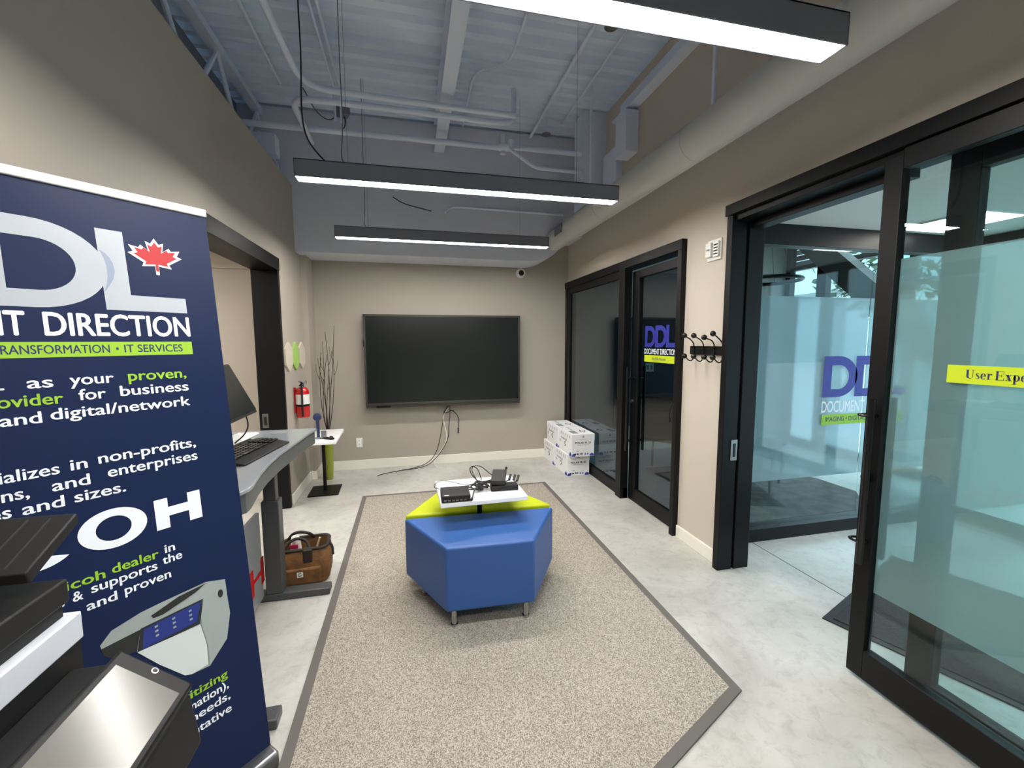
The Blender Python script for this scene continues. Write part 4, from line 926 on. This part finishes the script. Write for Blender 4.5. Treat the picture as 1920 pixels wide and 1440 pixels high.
# tool bag
org = (-.715, 2.955, 0)
t = thing('tool_bag', 'brown canvas tool bag with black handles on the concrete under the desk', 'bag', org, math.radians(4))
o2 = (0, 0, 0)
def rr(w, d, z, n=6, r=.05):
    P = []
    for cx_, cy_, a0 in ((w - r, d - r, 0), (-w + r, d - r, 90), (-w + r, -d + r, 180), (w - r, -d + r, 270)):
        for i in range(n + 1):
            q = math.radians(a0 + 90 * i / n); P.append((cx_ + r * math.cos(q), cy_ + r * math.sin(q), z))
    return P
def loft(mb, rings, cap_top=True, mi=0):
    n = len(rings[0]); V = [p for r_ in rings for p in r_]
    F = [(i * n + j, i * n + (j + 1) % n, (i + 1) * n + (j + 1) % n, (i + 1) * n + j) for i in range(len(rings) - 1) for j in range(n)] + [list(range(n))[::-1]]
    if cap_top: F.append(list(range((len(rings) - 1) * n, len(rings) * n)))
    mb.add(V, F, mi)
mb = MB(); loft(mb, [rr(.135, .115, .002), rr(.15, .128, .03), rr(.155, .132, .11), rr(.148, .12, .19), rr(.14, .10, .225), rr(.132, .09, .225), rr(.13, .085, .14)], True)
mb.build('body', 'tan', t)
inner_ = MB(); inner_.prism(rr(.129, .084, .142), (0, 0, .004)); inner_.build('dark_insert', 'brown_strap', t)  # dark sheet laid inside, makes the bag's interior darker than its canvas
MB().tube([(x, y, .229) for x, y, _ in rr(.14, .10, 0)] + [(.14, .05, .229)], .011, 8).build('top_frame', 'brown_strap', t)
pk = MB(); pk.box((-.11, -.146, .02), (.105, -.12, .125)); pk.build('front_pocket', 'tan', t, bevel=.012)
lb = MB().box((-.035, -.1485, .072), (.0, -.1455, .105)).build('patch', 'white_plastic', t)
MB().tube([(-.010 , -.1492, .098), (-.020, -.1492, .100), (-.027, -.1492, .090), (-.022, -.1492, .079), (-.012, -.1492, .081), (-.009, -.1492, .090)], .002, 5, smooth=2).build('emblem', 'dark_plastic', lb)
MB().box((.0, -.128, .15), (.055, -.112, .235)).build('strap', 'brown_strap', t, bevel=.006)
for y in (-.10, .09): MB().tube([(-.12, y, .225), (-.09, y * .7, .275), (-.04, y * .5, .292), (.02, y * .6, .27), (.04, y, .225)], .010, 8, smooth=2).build('handle', 'brown_strap', t)
MB().tube([(.14, -.02, .225), (.165, -.02, .20), (.168, -.03, .14)], .008, 6, smooth=1).build('zip_pull', 'brown_strap', t)
t = thing('tissue', 'crumpled white tissue packet poking out of the brown bag', 'tissue', (-.775, 2.95, .15))
mb = MB()
random.seed(5)
loft(mb, [[(math.cos(q) * (r_ + random.uniform(-.008, .008)), math.sin(q) * r_ * .6, z_) for q in [2 * math.pi * i / 9 for i in range(9)]] for r_, z_ in ((.03, 0), (.034, .05), (.03, .10), (.02, .13), (.006, .142))])
mb.build('tissue', 'tissue', t, smooth=False)
MB().box((-.028, -.026, .06), (.02, -.018, .085)).build('wrapper', 'pink', t)
t = thing('screwdriver', 'thin tool handle sticking out of the brown bag', 'tool', (-.66, 2.96, .16))
MB().cyl((0, 0, 0), (.035, -.01, .10), .006, 8).build('handle', 'gold_label', t)

# ================================================================== BANNER STAND
phi, al = 0.78977, 0.10822
E = Vector((math.cos(phi), math.sin(phi), 0)); NB = Vector((math.sin(phi), -math.cos(phi), 0)); UB = Vector((0, 0, math.cos(al))) - NB * math.sin(al)
B0 = Vector((-.545, 1.6115, .06)); NF = E.cross(UB)      # NF faces the viewer
org = B0 + E * -.42; org.z = 0
t = thing('banner_stand', 'navy roll-up banner stand with white and lime lettering', 'banner', org)
def st(s, q, n=0.0): return B0 + E * s + UB * q + NF * n
MB(org).obox(st(-.425, .97, -.0012), E * .425, UB * .97, NF * .001).build('banner_sheet', 'navy', t)
MB(org).obox(st(-.425, 1.952, 0), E * .427, UB * .013, NF * .008).build('top_rail', 'white_plastic', t, bevel=.003)
c_ = B0 + E * -.425; c_.z = .035
MB(org).obox(c_, E * .43, NB * .05, Vector((0, 0, .034))).build('base_cassette', 'steel', t, bevel=.012, seg=3)
pb = B0 + E * -.425 - NB * .02
MB(org).cyl((pb.x, pb.y, .06), tuple(st(-.425, 1.94, -.012)), .008, 10).build('support_pole', 'steel', t)
def line(words_, ch, m, bold=.018, n=.0006):
    for body, s0, s1, q in words_:
        mb = MB(org); put(mb, body, B0 + NF * n, E, UB, s0, s1, q, ch, bold); mb.build('lettering', m, t)
idf = lambda x, y: (x, y)
mb = MB(org); ddl(mb, B0 + NF * .0006, E, UB, idf); mb.build('logo_letters', 'silver_ink', t)
cres = [(-.296, 1.775), (-.285, 1.768), (-.275, 1.755), (-.268, 1.738), (-.266, 1.715), (-.271, 1.693), (-.280, 1.675), (-.290, 1.658), (-.296, 1.650), (-.288, 1.675), (-.284, 1.70), (-.284, 1.73), (-.288, 1.752)]
mb = MB(org); put_flat(mb, flat([cres]), B0 + NF * .0012, E, UB, idf); put_flat(mb, flat([[(x - .25, y) for x, y in cres]]), B0 + NF * .0012, E, UB, idf); mb.build('logo_shading', 'silver_shade', t)
LEAF = [(0, 1), (.12, .76), (.26, .84), (.20, .46), (.40, .66), (.46, .54), (.72, .60), (.62, .36), (.76, .28), (.36, -.06), (.42, -.22), (.05, -.16), (.05, -.52)]
LEAF = LEAF + [(-x, y) for x, y in LEAF[::-1]][:-1]
lc = (-.159, 1.773)
def leaf(k): return [(lc[0] + x * .080 * k, lc[1] + (y - .2) * .066 * k + .0) for x, y in LEAF]
mb = MB(org); put_flat(mb, flat([leaf(1.16)]), B0 + NF * .0006, E, UB, idf, 1); put_flat(mb, flat([leaf(.93)]), B0 + NF * .0012, E, UB, idf, 0)
mb.build('leaf_emblem', ['red_ink', 'white_ink'], t)
line([('DOCUMENT', -.805, -.462, 1.521), ('DIRECTION', -.430, -.090, 1.521)], .062, 'white_ink', .026)
bar = MB(org).obox(st(-.447, 1.4815, .0004), E * .357, UB * .021, NF * .0004).build('lime_strip', 'lime_ink', t)
for body, s0, s1 in (('IMAGING • DIGITAL', -.785, -.552), ('TRANSFORMATION', -.530, -.301), ('•', -.287, -.281), ('IT SERVICES', -.268, -.118)): 
    mb = MB(org); put(mb, body, B0 + NF * .0012, E, UB, s0, s1, 1.4705, .023, .014); mb.build('lettering', 'navy_ink', bar)
W = 'white_ink'; G = 'lime_ink'
line([('DDL', -.60, -.515, 1.380), ('as', -.476, -.427, 1.380), ('your', -.395, -.301, 1.382)], .030, W)
line([('proven,', -.268, -.117, 1.384)], .030, G)
line([('provider', -.572, -.412, 1.334)], .030, G)
line([('for', -.381, -.323, 1.338), ('business', -.291, -.115, 1.340)], .030, W)
line([('and', -.531, -.457, 1.287), ('digital/network', -.441, -.116, 1.291)], .030, W)
line([('specializes', -.632, -.438, 1.144), ('in', -.417, -.382, 1.146), ('non-profits,', -.359, -.115, 1.151)], .030, W)
line([('organizations,', -.755, -.498, 1.097), ('and', -.457, -.381, 1.099), ('enterprises', -.343, -.115, 1.107)], .030, W)
line([('types', -.630, -.533, 1.056), ('and', -.515, -.437, 1.054), ('sizes.', -.418, -.307, 1.056)], .030, W)
# big wide letters
def ring(cx_, cy_, rx, ry, n=36, a0=0.0, a1=2 * math.pi):
    return [(cx_ + rx * math.cos(a0 + (a1 - a0) * i / n), cy_ + ry * math.sin(a0 + (a1 - a0) * i / n)) for i in range(n)]
mb = MB(org); OB = B0 + NF * .0006
put_flat(mb, flat([ring(-.345, .957, .0775, .057), ring(-.345, .957, .040, .035)]), OB, E, UB, idf)
put_flat(mb, flat([[(-.247, .910), (-.247, 1.005), (-.212, 1.005), (-.212, .975), (-.158, .975), (-.158, 1.005), (-.122, 1.005), (-.122, .912), (-.158, .912), (-.158, .947), (-.212, .947), (-.212, .910)]]), OB, E, UB, idf)
co = [(-.505 + .082 * math.cos(q), .957 + .057 * math.sin(q)) for q in [math.radians(40 + 280 * i / 30) for i in range(31)]]
ci = [(-.505 + .046 * math.cos(q), .957 + .036 * math.sin(q)) for q in [math.radians(48 + 264 * i / 30) for i in range(31)]][::-1]
put_flat(mb, flat([co + ci]), OB, E, UB, idf)
put_flat(mb, flat([[(-.632, .910), (-.632, 1.005), (-.600, 1.005), (-.600, .910)]]), OB, E, UB, idf)
put(mb, 'R', OB, E, UB, -.775, -.655, .910, .095, .03)
mb.build('brand_letters', W, t)
line([('Ricoh', -.488, -.377, .824), ('dealer', -.362, -.251, .828)], .026, G)
line([('in', -.235, -.208, .834)], .026, W)
line([('services', -.585, -.464, .786), ('&', -.448, -.427, .788), ('supports', -.410, -.258, .794), ('the', -.244, -.192, .801)], .026, W)
line([('and', -.424, -.358, .750), ('proven', -.341, -.227, .754)], .026, W)
line([('digitizing', -.275, -.108, .345)], .026, G)
line([('automation),', -.30, -.109, .307)], .026, W)
line([('needs,', -.225, -.108, .268)], .026, W)
line([('representative', -.36, -.109, .224)], .026, W)
mb = MB(org)
pic = [(4, [(-.408, .64), (-.381, .668), (-.312, .684), (-.257, .688), (-.137, .693), (-.08, .675), (-.078, .555), (-.097, .473), (-.157, .414), (-.205, .42), (-.225, .428), (-.285, .504), (-.332, .576), (-.381, .585), (-.403, .607)]),
       (2, [(-.407, .629), (-.317, .635), (-.332, .576), (-.381, .585), (-.403, .607)]), (2, [(-.317, .637), (-.150, .643), (-.168, .566), (-.332, .570)]), (3, [(-.31, .631), (-.158, .637), (-.176, .578), (-.319, .574)]),
       (0, [(-.332, .573), (-.168, .564), (-.157, .49), (-.160, .423), (-.205, .42), (-.225, .428), (-.285, .504)]), (1, [(-.152, .641), (-.082, .669), (-.078, .555), (-.097, .473), (-.157, .414), (-.155, .49), (-.166, .566)]),
       (2, [(-.290, .662), (-.217, .684), (-.138, .690), (-.170, .674), (-.262, .650), (-.285, .652)])]
for i, (mi, P) in enumerate(pic): put_flat(mb, flat([P]), B0 + NF * (.0006 + .0004 * i), E, UB, idf, mi)
for i in range(3):
    for j in range(3): 
        x, y = -.285 + j * .045, .592 + i * .014
        put_flat(mb, ([(x, y), (x + .008, y + .001), (x + .008, y + .007), (x, y + .006)], [(0, 1, 2, 3)]), B0 + NF * .0036, E, UB, idf, 4)
for i in range(9): put_flat(mb, flat([ring(-.100, .635, .008, .014, 12)]), B0 + NF * .0036, E, UB, idf, 2) if i == 0 else None
mb.build('printed_picture', ['print_light', 'print_mid', 'print_dark', 'print_screen', 'print_mid'], t)

# ================================================================== OFFICE PRINTER IN FRONT
org = (-.93, .65, 0)
t = thing('office_printer', 'black and white multifunction printer in front of the banner', 'printer', org)
PX, PY = -.637, .950
MB(org).box((-1.22, .37, .02), (PX, PY, .80)).build('body', 'printer_white', t, bevel=.006)
MB(org).box((-1.215, .375, .80), (PX - .002, PY - .002, .980)).build('output_recess', 'black_plastic', t)
MB(org).box((-1.22, .37, .980), (PX, PY + .004, 1.034)).build('front_strip', 'printer_white', t, bevel=.003)
MB(org).box((-1.21, .38, 1.034), (PX - .02, PY - .01, 1.062)).build('scanner_frame', 'black_plastic', t)
MB(org).box((-1.21, .37, 1.062), (PX - .008, PY - .008, 1.108)).build('document_feeder', 'dark_plastic', t, bevel=.004)
ft = MB(org).prism([(-1.16, .845, 1.150), (-1.16, .962, 1.208), (-1.16, .958, 1.228), (-1.16, .838, 1.172)], (.53, 0, 0)).build('feeder_tray', 'dark_plastic', t, bevel=.003)
for x in (-.665, -.70, -.76, -.82, -.90): MB(org).obox((x, .898, 1.2005), (.0012, 0, 0), (0, .05, .0233), (0, -.0006, .0014)).build('rib', 'screen_bezel', ft)
MB(org).prism([(-1.1, .70, 1.108), (-1.1, .86, 1.108), (-1.1, .86, 1.158), (-1.1, .838, 1.150)], (.40, 0, 0)).build('tray_support', 'black_plastic', t)
MB(org).box((-1.0, .86, 1.1085), (-.72, .885, 1.113)).build('feeder_slot', 'steel', t)
# tilted control panel
A = Vector((-.564, .928, .960)); Bp = Vector((-.445, .928, .865)); dn = (Bp - A); ly = Vector((0, -.29, 0)); nrm = ly.cross(dn).normalized()
if nrm.z < 0: nrm = -nrm
cpc = A + dn / 2 + ly / 2
cp = MB(org).obox(cpc - nrm * .010, ly / 2 * -1, dn / 2, (ly * -1).cross(dn).normalized() * .010).build('control_panel', 'black_plastic', t, bevel=.006)
sc_ = MB(org).obox(cpc + nrm * .0005 - ly.normalized() * -.012, ly / 2 * -.84, dn / 2 * .82, (ly * -1).cross(dn).normalized() * .0008).build('panel_screen', 'panel_screen', cp)
hb = A + dn * .5 + Vector((0, -.012, 0))
mb = MB(org); mb.lathe([(.0065, 0), (.0065, .0008)], tuple(hb), 18, axis=tuple(nrm)); mb.build('home_button', 'white_plastic', cp)
mb = MB(org); mb.lathe([(.0045, .0008), (.0045, .0012)], tuple(hb), 18, axis=tuple(nrm)); mb.build('home_button_face', 'black_gloss', cp)
MB(org).prism([tuple(A + Vector((-.075, -.01, -.02))), tuple(A + Vector((.0, -.01, -.02))), tuple(Bp + Vector((-.004, -.01, -.016))), tuple(Bp + Vector((.01, -.01, -.12))), tuple(A + Vector((-.075, -.01, -.2)))], (0, -.27, 0)).build('panel_arm', 'black_plastic', t, bevel=.004)
